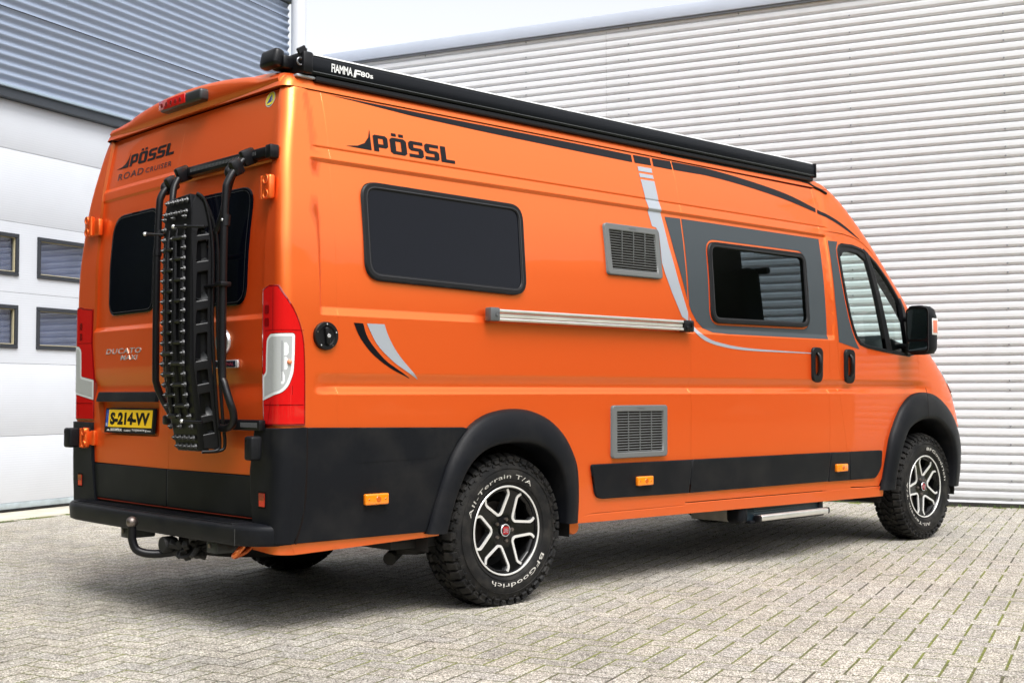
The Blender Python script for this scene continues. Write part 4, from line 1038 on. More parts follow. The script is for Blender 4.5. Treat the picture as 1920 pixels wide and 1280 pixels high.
# black side strips
def strip(parent, P, r):
    return panel('black_side_strip', roundpoly(P, r), RSide, BLACKP, parent, rows=[.5, .56, .62], cols=colsS(1.9, 4.8), off=.014, thick=.016, bevel=.9, step=.04)
sA = strip(side_panel, [(1.950, .663), (2.774, .659), (2.758, .473), (2.00, .482)], [.02, 0, 0, .045])
sB = strip(sliding_door, [(2.784, .659), (4.178, .653), (4.158, .470), (2.770, .473)], 0)
sC = strip(van, [(4.190, .653), (4.392, .650), (4.416, .466), (4.170, .468)], 0)
sD = strip(cab_door, [(4.400, .650), (4.80, .648), (4.80, .53), (4.735, .464), (4.424, .466)], [0, .02, .03, .03, 0])
def marker(parent, xc, zc, yoff):
    yy = RSide(xc, zc).y - yoff
    m_ = box('side_marker_lamp', (xc, yy - .008, zc), (.128, .024, .050), AMBER, parent, .007, seg=3)
    lathe('marker_core', [(0, -.0015), (.012, -.0015), (.0135, 0)], Vector((xc + .006, yy - .020, zc)), 'y', AMBERD, m_, 16)
    for s_ in (-.046, .044): lathe('marker_screw', [(0, -.001), (.004, -.001), (.005, 0)], Vector((xc + s_, yy - .020, zc)), 'y', AMBERD, m_, 10)
marker(van, .560, .566, .014); marker(sA, 2.364, .560, .014); marker(sC, 4.296, .551, .014)

# rear black side cladding
bs = [(.193, .888), (1.070, .873), (1.098, .866), (1.03, .80), (.965, .70), (.915, .56), (.88, .45), (.862, .398), (.150, .402), (.178, .47), (.192, .54)]
panel('rear_side_cladding', bs, RSide, BLACKP, van, rows=[.5, .6, .7, .8], cols=colsS(.15, 1.1), off=.013, thick=.018, bevel=.8, step=.04)
# raised press line on that cladding
ribbon('cladding_press_line', dens_line([(.45, .733), (.80, .738), (.90, .742), (.935, .76), (.99, .83), (1.03, .868)], .03), RSide, .008, .0145, BLACKP, van)
panel('lower_body_edge', [(s_of_y(.80, .38), .365), (s_of_x(.158, .38), .352), (s_of_x(.158, .38), .402), (s_of_y(.80, .38), .402)], CR, ORANGE, van, cols=[.12 + .02 * k for k in range(14)], off=-.002, thick=.04, step=.03)
panel('lower_body_edge', [(.16, .352), (.95, .372), (.95, .402), (.14, .402)], RSide, ORANGE, van, rows=[], cols=colsS(.15, 1.0), off=.0, thick=.05, bevel=.6)

# wheel arch flares
def flare(Ro, Ri, mp, parent, sg=1, prof=None):
    n_ = 46; A = smoothline(Ro, n_); B = smoothline(Ri, n_)
    prof = prof or [(0, .000), (.02, .012), (.07, .024), (.16, .034), (.35, .044), (.6, .051), (.85, .054), (.95, .052), (1.0, .046), (1.03, .030), (1.06, -.02), (1.08, -.10)]
    V = []; Fc = []
    for a, b_ in zip(A, B):
        for t_, o_ in prof: V.append(mp(a[0] + (b_[0] - a[0]) * t_, a[1] + (b_[1] - a[1]) * t_, o_))
    m_ = len(prof)
    for j in range(n_ - 1):
        for k in range(m_ - 1): q = j * m_ + k; Fc.append((q, q + 1, q + 1 + m_, q + m_))
    Fc.append(tuple(range(m_))); Fc.append(tuple((n_ - 1) * m_ + k for k in range(m_))[::-1])
    o = mesh('wheel_arch_flare', V, Fc, BLACKP, parent, angle=55)
    return o
Ro = [(.862, .388), (.882, .455), (.914, .560), (.958, .680), (1.018, .782), (1.094, .866), (1.190, .922), (1.296, .949), (1.41, .957), (1.526, .944), (1.645, .900), (1.744, .825), (1.817, .72), (1.849, .631), (1.863, .499), (1.862, .372)]
Ri = [(.962, .388), (.982, .471), (1.016, .575), (1.072, .679), (1.160, .752), (1.266, .787), (1.40, .797), (1.530, .780), (1.634, .729), (1.713, .637), (1.752, .506), (1.760, .375)]
flare(Ro, Ri, RSide, van); 
Fo = [(4.812, .378), (4.842, .50), (4.888, .70), (4.955, .82), (5.04, .925), (5.145, .998), (5.25, 1.030), (5.38, 1.037), (5.52, 1.018), (5.66, .955), (5.78, .868), (5.86, .76), (5.905, .64), (5.92, .50), (5.91, .36)]
Fi = [(4.935, .385), (4.957, .52), (5.006, .66), (5.089, .778), (5.21, .833), (5.35, .855), (5.49, .842), (5.60, .79), (5.69, .715), (5.74, .62), (5.765, .50), (5.76, .36)]
flare(Fo, Fi, RSide, van)
flare(Ro, Ri, LSide, van); flare(Fo, Fi, LSide, van)
ribbon('flare_joint', dens_line([(5.325, 1.04), (5.335, .95), (5.335, .86)], .02), RSide, .006, .0565, GAP, van)
# wheel wells and underbody
def well(cx, r, sg):
    bm = bmesh.new(); n_ = 20
    rr = []
    for k in range(n_ + 1):
        a = radians(-8 + 196 * k / n_); rr.append((cx + r * cos(a), .362 + r * sin(a)))
    A = [bm.verts.new((x, -.985 * sg, z)) for x, z in rr]; B = [bm.verts.new((x, -.62 * sg, z)) for x, z in rr]
    for k in range(n_): bm.faces.new((A[k], A[k + 1], B[k + 1], B[k]))
    bm.faces.new(B); return bmobj('wheel_well', bm, mat('wheel_well_dark', (.012, .011, .011), .85), van, 60)
for cx in (RWX, FWX):
    for sg in (1, -1): well(cx, .47 if cx < 3 else .51, sg)
bm = bmesh.new()
addbox(bm, (3.2, 0, .43), (5.8, 1.2, .12), .01); addbox(bm, (.62, 0, .42), (.95, 1.75, .06), .01); addbox(bm, (3.35, 0, .42), (2.9, 1.85, .06), .01)
addbox(bm, (1.38, 0, .36), (.09, 1.5, .09), .02); addbox(bm, (2.6, -.25, .36), (.9, .5, .14), .03); addbox(bm, (3.9, .45, .33), (.8, .35, .16), .03)
bmobj('chassis', bm, UNDER, van)
tube('exhaust', [(5.0, .25, .28), (3.5, .3, .28), (2.4, .3, .30), (1.8, -.2, .33), (1.15, -.55, .30), (.98, -.62, .25), (.92, -.66, .235)], .032, UNDER, van, 10, 4)
# air spring / tank hanging ahead of the rear wheel
bm = bmesh.new(); addlathe(bm, [(.0, .26), (.075, .26), (.08, .30), (.07, .33), (.085, .36), (.10, .40)], (1.02, -.70, 0), 'z', 20)
bmobj('spring_unit', bm, UNDER, van)
box('mud_guard', (1.0, -.72, .345), (.50, .34, .07), UNDER, van, .01)

# ------------------------------------------------------------------ rear doors
def rdoor(name, outl, **kw): return panel(name, outl, lambda y, z, off=0.: Rear(-y, z, off), ORANGE, van, **kw)
# (u = -y so that the outward normal is towards the back)
rowsR = [.75, .83, .91, .97, 1.0, 1.03, 1.055] + [1.062 + .006 * k for k in range(10)] + [1.18, 1.26, 1.32] + [1.346 + .005 * k for k in range(8)] + [1.45, 1.55, 1.65, 1.75, 1.85, 1.95, 2.0] + [2.032 + .006 * k for k in range(14)] + [2.15, 2.22, 2.3, 2.35]
seamU = [(.005, 2.375), (.014, 2.188), (.03, 1.6), (.052, 1.127), (.070, 1.06), (.060, .99), (.074, .867), (.074, .677)]
def sx(z): return interp([(b_, a) for a, b_ in seamU[::-1]], z)
Ld = [(-.803, 2.376), (-.790, 2.1), (-.778, 2.04), (-.776, 1.94), (-.768, 1.83), (-.768, 1.54), (-.785, 1.36), (-.772, 1.20), (-.752, 1.075), (-.762, .99), (-.750, .886), (-.745, .77), (-.733, .683)]
Rd = [(.826, 2.376), (.866, 2.105), (.885, 1.987), (.880, 1.627), (.876, 1.47), (.878, 1.1), (.885, .89), (.87, .80), (.81, .683)]
bar_hole = None
# recess round the number plate on the left door
plateR = [(-.690, .835), (-.03, .835), (-.03, .990), (-.690, .990)]
ld_out = [(x - g, z) for x, z in seamU[:-1]] + [(.074 - g, .680)] + Ld[::-1]
left_rear_door = rdoor('left_rear_door', ld_out, holes=[roundpoly([(-.665, .828), (-.02, .828), (-.02, .995), (-.700, .995)], [.05, .02, .004, .01])], rows=rowsR, cols=[-.75 + .1 * k for k in range(8)], thick=.03)
rd_out = [(x + g, z) for x, z in seamU[:-1]] + [(.074 + g, .680)] + Rd[::-1]
right_rear_door = rdoor('right_rear_door', rd_out, rows=rowsR, cols=[.1 * k + .05 for k in range(8)], thick=.03)
RM = lambda y, z, off=0.: Rear(-y, z, off)
ribbon('seam_backing', dens_line(seamU), RM, .05, -.02, mat('seam_orange_dark', (.10, .02, .005), .7), van)
panel('door_frame', [(-.80, .50), (.85, .50), (.93, .9), (.93, 2.0), (.85, 2.385), (-.82, 2.385), (-.84, 2.0), (-.84, .9)], RM, ORANGE, van, off=-.034, thick=0, step=.3)
# recessed plate pocket
panel('plate_pocket', [(-.70, .828), (-.02, .828), (-.02, .995), (-.70, .995)], RM, ORANGE, left_rear_door, off=-.026, thick=0, step=.2)
bl = []
lcl = [(-.733, .678), (.071, .678), (.071, .503), (-.698, .505)]; rcl = [(.077, .678), (.806, .678), (.82, .503), (.077, .503)]
panel('lower_door_cladding', lcl, RM, BLACKP, left_rear_door, off=.008, thick=.03, bevel=.8, step=.06, rows=[.55, .6, .64])
panel('lower_door_cladding', rcl, RM, BLACKP, right_rear_door, off=.008, thick=.03, bevel=.8, step=.06, rows=[.55, .6, .64])
ribbon('door_foot_seam', dens_line([(-.68, .500), (.81, .500)]), RM, .005, .006, mat('seam_red', (.35, .03, .01), .6), van)
# windows (u = -y)
wl = [(-.604, 1.460), (-.600, 1.905), (-.575, 1.93), (-.49, 1.944), (-.21, 1.946), (-.130, 1.94), (-.109, 1.905), (-.109, 1.49), (-.125, 1.45), (-.17, 1.434), (-.54, 1.431), (-.59, 1.442)]
wl = roundpoly([(-.606, 1.431), (-.108, 1.433), (-.108, 1.946), (-.606, 1.944)], [.075, .075, .075, .12], 6)
wr = roundpoly([(.225, 1.428), (.722, 1.420), (.745, 1.946), (.225, 1.946)], [.075, .09, .09, .075], 6)
for P, d_ in ((wl, left_rear_door), (wr, right_rear_door)):
    panel('rear_window', P, RM, DARKGLASS, d_, off=.008, thick=.02, bevel=.7, step=.05, rows=[1.5, 1.6, 1.7, 1.8, 1.9])
    ribbon('window_bead', dens_line(offpoly(P, -.014) + [offpoly(P, -.014)[0]], .04), RM, .003, .0095, mat('bead_grey', (.05, .05, .055), .25), d_)
# release bar above plate
hb = panel('handle_bar', roundpoly([(-.688, .994), (-.03, .994), (-.03, 1.043), (-.678, 1.043)], .006, 3), RM, BLACKP, left_rear_door, off=.018, thick=.03, bevel=.8, step=.08)
# number plate: tilted slightly
pc = Rear(.338, .900, -.004)
def plate(u, v, off=0.):    # u across from left, v up
    return Vector((Rear(.3, .9).x + .0065 - off - (v - .5) * -.010, .600 - .520 * u + .0, .8385 + .124 * v))
def prect(u0, v0, u1, v1, r=0):
    P = [(u0, v0), (u1, v0), (u1, v1), (u0, v1)]; return P
def pp(name, P, m, off, par, th=0.): return panel(name, P, plate, m, par, off=off, thick=th, step=.3)
pf = panel('number_plate', roundpoly(prect(0, 0, 1, 1), .03, 3), plate, SEAL, left_rear_door, off=.008, thick=.014, step=.3)
pp('plate_face', prect(.075, .235, .975, .93), YELLOW, .0092, pf); pp('plate_blue_band', prect(.022, .235, .074, .93), BLUE, .0092, pf)
text('plate_characters', 'S-214-VV', lambda u, v: plate(.115 + .81 * u, .33 + .50 * v, .0102), BLACKDEC, pf, bold=.055, spacing=1.0)
text('plate_country', 'NL', lambda u, v: plate(.032 + .034 * u, .27 + .13 * v, .0102), WHITE, pf, bold=.02)
for k in range(12):
    a = k * pi / 6; c0 = (.048 + .014 * cos(a), .68 + .085 * sin(a)); pp('plate_star', [(c0[0] - .0022, c0[1]), (c0[0], c0[1] - .010), (c0[0] + .0022, c0[1]), (c0[0], c0[1] + .010)], YELLOW, .0102, pf)
for tx, u0, u1, h in (('BUSCAMPER.NL', .14, .38, .11), ('CLASSICS', .42, .56, .07), ('T+31(0)345-545 700', .585, .84, .10), ('@Contact', .85, .965, .08)):
    text('plate_dealer_line', tx, lambda u, v, u0=u0, u1=u1, h=h: plate(u0 + (u1 - u0) * u, .075 + h * v, .0092), WHITE, pf, bold=.03)
pp('plate_dealer_mark', [(.055, .075), (.125, .075), (.115, .10), (.09, .15), (.075, .13)], WHITE, .0092, pf)

# lettering on the left rear door
def rear_logo(u, v): return Rear(.699 - u * .635, 2.205 + v * .078 , .0018)
block_logo('maker_lettering', rear_logo, BLACKDEC, left_rear_door)
DG = mat('dark_grey_lettering', (.018, .02, .026), .3)
text('model_lettering', 'ROAD', lambda u, v: Rear(.652 - u * .290, 2.143 + v * .036, .0018), DG, left_rear_door, spacing=1.1, bold=.008)
text('model_lettering', 'CRUISER', lambda u, v: Rear(.337 - u * .275, 2.143 + v * .026, .0018), DG, left_rear_door, spacing=1.15, bold=.008)
def raised(name, body, fn, m, parent, h=.004, **kw):
    V, Fc, asp = textmesh(body, **kw)
    top = [fn(u, v, h) for u, v in V]; n_ = len(V); cnt = {}
    for f in Fc:
        for i in range(len(f)):
            e = (f[i], f[(i + 1) % len(f)]); cnt.setdefault((min(e), max(e)), []).append(e)
    F2 = list(Fc); Vb = top + [fn(u, v, 0) for u, v in V]
    for c in cnt.values():
        if len(c) == 1: a, b_ = c[0]; F2.append((a, a + n_, b_ + n_, b_))
    return mesh(name, Vb, F2, m, parent, angle=30)
raised('chrome_lettering', 'DUCATO', lambda u, v, h: Rear(.610 - u * .395 - v * .0, 1.235 + v * .027, h), CHROME, left_rear_door, h=.0025, bold=.008, shear=.2, spacing=1.12)
raised('chrome_lettering', 'MAXI', lambda u, v, h: Rear(.440 - u * .190, 1.203 + v * .023, h), CHROME, left_rear_door, h=.0025, bold=.008, shear=.2, spacing=1.12)
# maker badge and small plate on the right rear door
bc = Rear(-.565, 1.262, .0)
bd = lathe('round_badge', [(0, -.013), (.038, -.012), (.042, -.014), (.054, -.013), (.057, -.008), (.0575, 0)], bc, 'x', CHROME, right_rear_door, 40)
lathe('badge_centre', [(0, -.0142), (.041, -.0142), (.0415, -.0135)], bc, 'x', mat('badge_dark_red', (.05, .005, .02), .12, coat=1), bd, 36)
raised('badge_letters', 'FIAT', lambda u, v, h: Vector((bc.x - .0143 - h, bc.y + .030 - .060 * u, bc.z - .022 + .044 * v)), CHROME, bd, h=.0015, bold=-.005)
ob = box('nameplate', (Rear(-.60, 1.163).x - .006, -.600, 1.163), (.012, .196, .036), CHROME, right_rear_door, .005)
box('nameplate_face', (Rear(-.60, 1.163).x - .0125, -.597, 1.163), (.002, .170, .027), mat('nameplate_navy', (.012, .016, .04), .2, coat=.6), ob, .0)
text('nameplate_text', 'ORIGINAL', lambda u, v: Vector((Rear(-.60, 1.163).x - .0145, -.535 - .135 * u, 1.156 + .014 * v)), mat('nameplate_red', (.40, .05, .08), .4), ob, bold=.02)
# round sticker
stc = (-.750, 2.337)
def disc(name, r, m, off, par, rz=None, n_=32): return panel(name, [(-stc[0] + r * cos(2 * pi * k / n_), stc[1] + (rz or r) * sin(2 * pi * k / n_)) for k in range(n_)], RM, m, par, off=off, thick=0, step=.2)
st_ = disc('round_sticker', .036, WHITE, .0016, right_rear_door); disc('sticker_face', .033, BADGEY, .0024, st_)
panel('sticker_arrow', [(.728, 2.318), (.755, 2.362), (.760, 2.324)], RM, BADGEB, st_, off=.003, thick=0); panel('sticker_arrow', [(.762, 2.324), (.756, 2.362), (.775, 2.330)], RM, SILVDEC, st_, off=.003, thick=0)
panel('sticker_arc', [(.724 + .0, 2.318), (.733, 2.309), (.750, 2.305), (.767, 2.309), (.776, 2.318), (.768, 2.312), (.750, 2.3085), (.732, 2.312)], RM, BADGEB, st_, off=.003, thick=0)
# hinges
def hinge(y, z, sg, par=van, hx=0., wy=.066):
    x = XR(z) - .004 + hx
    h = box('door_hinge', (x - .012, y, z), (.032, wy, .104), ORANGE, par, .010, seg=3)
    for dz in (.032, -.032): lathe('hinge_eye', [(0, -.0255), (.012, -.0255), (.0165, -.031), (.0205, -.032), (.022, -.022)], Vector((x, y - .004 * sg, z + dz)), 'x', ORANGE, h, 18)
    tube('hinge_pin', [(x - .020, y + .036 * sg, z - .050), (x - .020, y + .036 * sg, z + .050)], .010, ORANGE, h, 10)
    return h
hinge(-.905, 1.915, 1)
hl_ = hinge(.835, 1.915, -1); box('hinge_strap', (XR(1.9) - .006, .775, 1.905), (.024, .10, .085), ORANGE, hl_, .006)
hl2 = hinge(.795, .806, 1, hx=-.005, wy=.048); box('hinge_strap', (XR(.8) - .004, .752, .806), (.022, .07, .078), ORANGE, hl2, .006)
# black hinge covers
box('hinge_cover', (.006, -.912, .803), (.055, .062, .102), BLACKP, van, .012, seg=3)
box('hinge_cover', (.006, .872, .806), (.055, .080, .102), BLACKP, van, .012, seg=3)
for yy in (-.900, .895): lathe('cover_hole', [(0, -.001), (.006, -.001), (.0065, 0)], Vector((-.0215, yy, .835)), 'x', GAP, van, 12)

# ------------------------------------------------------------------ tail lamps
def lamp(sg, mp, ys_in, tag_):
    s2 = -1 if sg < 0 else 1
    def sX(x, z): return s_of_x(x, z)
    zin = [(.90, ys_in[0]), (1.1, ys_in[1]), (1.30, ys_in[2]), (1.478, ys_in[3])]
    A = [(s_of_y(interp(zin, z), z), z) for z in (.897, 1.0, 1.1, 1.2, 1.3, 1.4, 1.475)]
    top = [(s_of_y(.952, 1.497), 1.497), (sX(.085, 1.487), 1.487) if False else (s_of_x(.130, 1.493) - .0, 1.488)]
    B = [(sX(x_, z_), z_) for x_, z_ in ((.088, 1.462), (.105, 1.436), (.120, 1.410), (.140, 1.376), (.156, 1.345), (.169, 1.310), (.178, 1.276), (.184, 1.235), (.187, 1.18), (.189, 1.1), (.190, .897))]
    out = A + [(s_of_y(.905, 1.48), 1.486), (s_of_y(.93, 1.49), 1.493), (s_of_x(.082, 1.49) - .012, 1.490), (s_of_x(.080, 1.48), 1.476)] + B
    cs = [.12 + .012 * k for k in range(28)]; rs = [.95 + .06 * k for k in range(9)]
    base = panel('tail_lamp', out, mp, TAILRED2, van, rows=rs, cols=cs, off=.006, thick=.02, sgn=s2, bevel=.4, step=.010)
    ins = offpoly(out, -.0075)
    # clear section, its own outline across the corner
    c0 = s_of_y(.918, 1.2)
    yi = interp(zin, 1.1)
    clr = [(s_of_y(yi + .008, 1.0), 1.003), (s_of_x(.085, 1.03), 1.036), (s_of_x(.108, 1.06), 1.062), (s_of_x(.128, 1.12), 1.12), (s_of_x(.133, 1.2), 1.20), (s_of_x(.134, 1.28), 1.286), (s_of_y(.945, 1.28), 1.284), (s_of_y(.918, 1.26), 1.262), (s_of_y(.914, 1.2), 1.20), (s_of_y(.913, 1.13), 1.124), (s_of_y(yi + .008, 1.1), 1.106)]
    clr = roundpoly(clr, [.004, .02, .02, .02, .0, .012, .012, .012, .0, .010, .006], 3)
    panel('red_lens', ins, mp, TAILRED, base, holes=[offpoly(clr, .003)], rows=rs, cols=cs, off=.0078, thick=.002, sgn=s2, step=.010)
    cl = panel('clear_lens', clr, mp, TAILWHT, base, rows=rs, cols=cs, off=.0085, thick=.004, sgn=s2, step=.010)
    inner = offpoly(clr, -.012)
    panel('lamp_reflector', inner, mp, mat('lamp_inner_grey', (.62, .64, .66), .22, .35, bump=.6, bscale=60), cl, rows=rs, cols=cs, off=.0092, thick=0, sgn=s2, step=.010)
    ribbon('lamp_divider', dens_line([(s_of_x(.085, 1.2), 1.085), (s_of_x(.085, 1.2), 1.255)], .02), mp, .004, .0098, mat('divider_grey', (.25, .26, .27), .4), cl)
    for zr_ in (1.335, 1.39): panel('inner_reflector', roundpoly([(s_of_y(.90, zr_) , zr_ - .018), (s_of_y(.935, zr_), zr_ - .018), (s_of_y(.935, zr_), zr_ + .018), (s_of_y(.90, zr_), zr_ + .018)], .008, 3), mp, TAILRED2, base, off=.0092, thick=0, sgn=s2, step=.01)
    bb = mp(s_of_x(.112, 1.165), 1.165, .010)
    bm = bmesh.new(); bmesh.ops.create_icosphere(bm, subdivisions=2, radius=.011, matrix=Matrix.Translation(bb)); bmobj('indicator_bulb', bm, mat('bulb_orange', (.75, .25, .12), .3), cl)
    for z, w_ in ((.985, .003), (1.300, .002)):
        L_ = [(A[0][0] + .012, z), (s_of_x(.178, z), z)]
        ribbon('lens_line', dens_line(L_, .01), mp, w_, .0092, TAILRED2, base)
    ribbon('lens_line', dens_line([(s_of_y(.93, 1.3), .905), (s_of_y(.95, 1.3), 1.0)], .02), mp, .002, .0092, TAILRED2, base)
    ribbon('lens_line', dens_line([(s_of_y(.965, 1.3), 1.30), (s_of_y(.965, 1.3), 1.48)], .02), mp, .002, .0092, TAILRED2, base)
    return base
lamp(1, CR, [.892, .882, .880, .880], 'r'); lamp(-1, CL_, [.760, .756, .79, .785], 'l')

# ------------------------------------------------------------------ rear bumper
def bumper_path(n_c=8, x_side=.150, rear_off=.11, W_=1.021, rc=.10, Wl=1.008):
    xr = .07 - rear_off; P = []
    P.append((x_side, -1.0))
    for k in range(1, 13): a = pi / 2 * k / 12; P.append((x_side - (x_side - xr) * sin(a), -.80 - (1.0 - .80) * cos(a)))
    for y in (-.6, -.4, -.2, 0, .2, .4, .6): P.append((xr - .008 * (1 - (y / .9) ** 2), y))
    for k in range(13): a = pi / 2 * k / 12; P.append((x_side - (x_side - xr) * cos(a), .70 + (.965 - .70) * sin(a)))
    return P
bp_ = bumper_path()
prof = [(-.06, .392), (-.012, .392), (-.003, .396), (.0, .404), (.004, .455), (.001, .470), (-.007, .478), (-.03, .482), (-.12, .484)]
V = []; Fc = []
for i, (x, y) in enumerate(bp_):
    a = Vector(bp_[max(0, i - 1)]); b_ = Vector(bp_[min(len(bp_) - 1, i + 1)]); d = (b_ - a).normalized(); n_ = Vector((-d.y, d.x)) * 1.0
    for o_, z in prof:
        # corner rises to meet the corner posts
        V.append(Vector((x + n_.x * o_, y + n_.y * o_, z - .012 * 0)))
m_ = len(prof)
for j in range(len(bp_) - 1):
    for k in range(m_ - 1): q = j * m_ + k; Fc.append((q, q + 1, q + 1 + m_, q + m_))
rear_bumper = mesh('rear_bumper', V, Fc, BLACKP, van, angle=50)
# ribbed step
st = box('bumper_step', (.022, -.03, .478), (.105, 1.56, .012), BLACKP, rear_bumper, .002)
bm = bmesh.new()
for k in range(112):
    y = -.78 + 1.50 * k / 111; addbox(bm, (.018, y, .4855), (.075, .0055, .005), .0)
rb_ = bmobj('step_ribs', bm, BLACKP, st); rb_['kind'] = 'stuff'
# corner posts (black, from the step up to the lamp)
def post(mp, sg, yin):
    out = []
    A = [(s_of_y(yin[0], .9), .885), (s_of_y(yin[1], .7), .70), (s_of_y(yin[2], .56), .56), (s_of_y(yin[3], .47), .475)]
    B = [(s_of_x(.140, .42), .40), (s_of_x(.170, .47), .47), (s_of_x(.186, .54), .54), (s_of_x(.190, .7), .70), (s_of_x(.190, .88), .889)]
    out = A + [(s_of_y(.93, .47), .40)] + B
    o = panel('corner_bumper', out, mp, BLACKP, rear_bumper, rows=[.45, .5, .55, .6, .7, .8, .86], cols=[.10 + .012 * k for k in range(30)], off=.018, thick=.03, sgn=1 if sg > 0 else -1, bevel=.8, step=.03)
    zc = .583; yc = .910 if sg > 0 else .885
    rr = [(s_of_y(yc - .025, zc), .556), (s_of_y(yc + .018, zc), .556), (s_of_y(yc + .018, zc), .612), (s_of_y(yc - .025, zc), .612)]
    panel('reflector_recess', offpoly(rr, .008), mp, GAP, o, off=.0195, thick=0, sgn=1 if sg > 0 else -1)
    rf = panel('rear_reflector', rr, mp, TAILRED, o, off=.022, thick=.003, sgn=1 if sg > 0 else -1)
    panel('reflector_top', [(rr[0][0], .584), (rr[1][0], .584), (rr[2][0], .612), (rr[3][0], .612)], mp, TAILRED2, rf, off=.0235, thick=0, sgn=1 if sg > 0 else -1)
    return o
post(CR, 1, [.84, .805, .815, .83]); post(CL_, -1, [.765, .748, .72, .70])
ribbon('cladding_joint', dens_line([(.193, .888), (.192, .60), (.180, .50), (.152, .40)], .03), RSide, .009, .016, GAP, van)
# shoulder where right corner meets the step
ribbon('bumper_joint', [(-.858, .395), (-.858, .43), (-.858, .466)], lambda y, z, off=0: Vector((-.0425 - off - .004, y, z)), .003, .0, mat('joint_light', (.12, .12, .13), .4), rear_bumper)
panel('rear_sill', [(-.80, .42), (.80, .42), (.82, .51), (-.72, .51)], RM, UNDER, van, off=-.02, thick=0, step=.2)
# tow bar
TBP = [(-.13, -.098, .425), (-.13, -.098, .395), (-.128, -.100, .36), (-.112, -.115, .318), (-.06, -.15, .300), (.02, -.20, .305), (.12, -.28, .33), (.2, -.30, .36)]
tb = tube('tow_bar', TBP, .0195, BLACKG, van, 14, 5)
_unused = ([(-.13, -.098, .425), (-.13, -.098, .395), (-.128, -.100, .35), (-.11, -.115, .315), (-.06, -.15, .300), (.02, -.20, .305), (.12, -.28, .33), (.2, -.30, .36)], [.017, .017, .018, .021, .023, .024, .026, .03])
bm = bmesh.new(); bmesh.ops.create_uvsphere(bm, u_segments=24, v_segments=16, radius=.0265, matrix=Matrix.Translation((-.13, -.098, .446)))
bmobj('tow_ball', bm, STEEL, tb, 180)
lathe('socket', [(.0, -.03), (.034, -.03), (.038, -.02), (.038, .02), (.03, .04), (0, .04)], Vector((-.012, -.215, .345)), 'x', UNDER, tb, 20)
bm = bmesh.new(); rnd = random.Random(2)
for k in range(14): addbox(bm, (.04 + rnd.uniform(-.05, .1), -.33 + rnd.uniform(-.09, .09), .335 + rnd.uniform(-.035, .03)), (rnd.uniform(.02, .07), rnd.uniform(.02, .06), rnd.uniform(.015, .05)), .004, Euler((rnd.uniform(-1, 1), rnd.uniform(-1, 1), rnd.uniform(-1, 1))))
for k in range(4):
    a = rnd.uniform(-.4, -.25); addtube(bm, catmull([(.02, a, .33), (.0, a - .02, .295), (.03, a - .05, .30), (.08, a - .06, .34)], 4), .006, 6)
bmobj('coupling', bm, UNDER, tb)
for y in (.20, -.62):
    b_ = box('chassis_bracket', (.05, y, .368), (.14, .09, .055), mat('bracket_steel', (.05, .055, .055), .5, .6, vary=.3, vscale=30), van, .008)
    lathe('bracket_bolt', [(0, -.006), (.010, -.006), (.011, 0)], Vector((-.02, y + .012, .372)), 'x', STEEL, b_, 6)
tube('tow_eye', [(.03, -.80, .385), (.00, -.79, .350), (.02, -.75, .338), (.09, -.72, .35), (.14, -.70, .38)], .013, ORANGE, van, 10, 5)
lathe('jacking_eye', [(0, -.02), (.035, -.02), (.04, -.01), (.04, .02), (0, .02)], Vector((1.93, -.90, .335)), 'y', ORANGE, van, 20)
# spare wheel under the tail
lathe('spare_wheel', [(.0, .26), (.20, .26), (.30, .25), (.345, .28), (.35, .33), (.345, .40), (.0, .41)], Vector((.60, .0, 0)), 'z', RUBBER, van, 40)

# third brake light
tl = bmesh.new()
vv = [(.108, .235), (.108, -.200), (.205, -.200), (.205, .235)]
V = []; Fc = []
y0_, y1_ = .210, -.200
brk = box('brake_light_housing', (.150, -.058, 2.440), (.085, .400, .058), mat('dark_housing', (.03, .031, .034), .35), van, .014, seg=3)
box('brake_light_lens', (.1065, .010, 2.442), (.008, .255, .046), TAILRED, brk, .003, seg=2)
for k in range(5): lathe('led_core', [(0, -.001), (.011, -.001), (.012, 0)], Vector((.1022, .105 - .045 * k, 2.440)), 'x', TAILRED2, brk, 14)

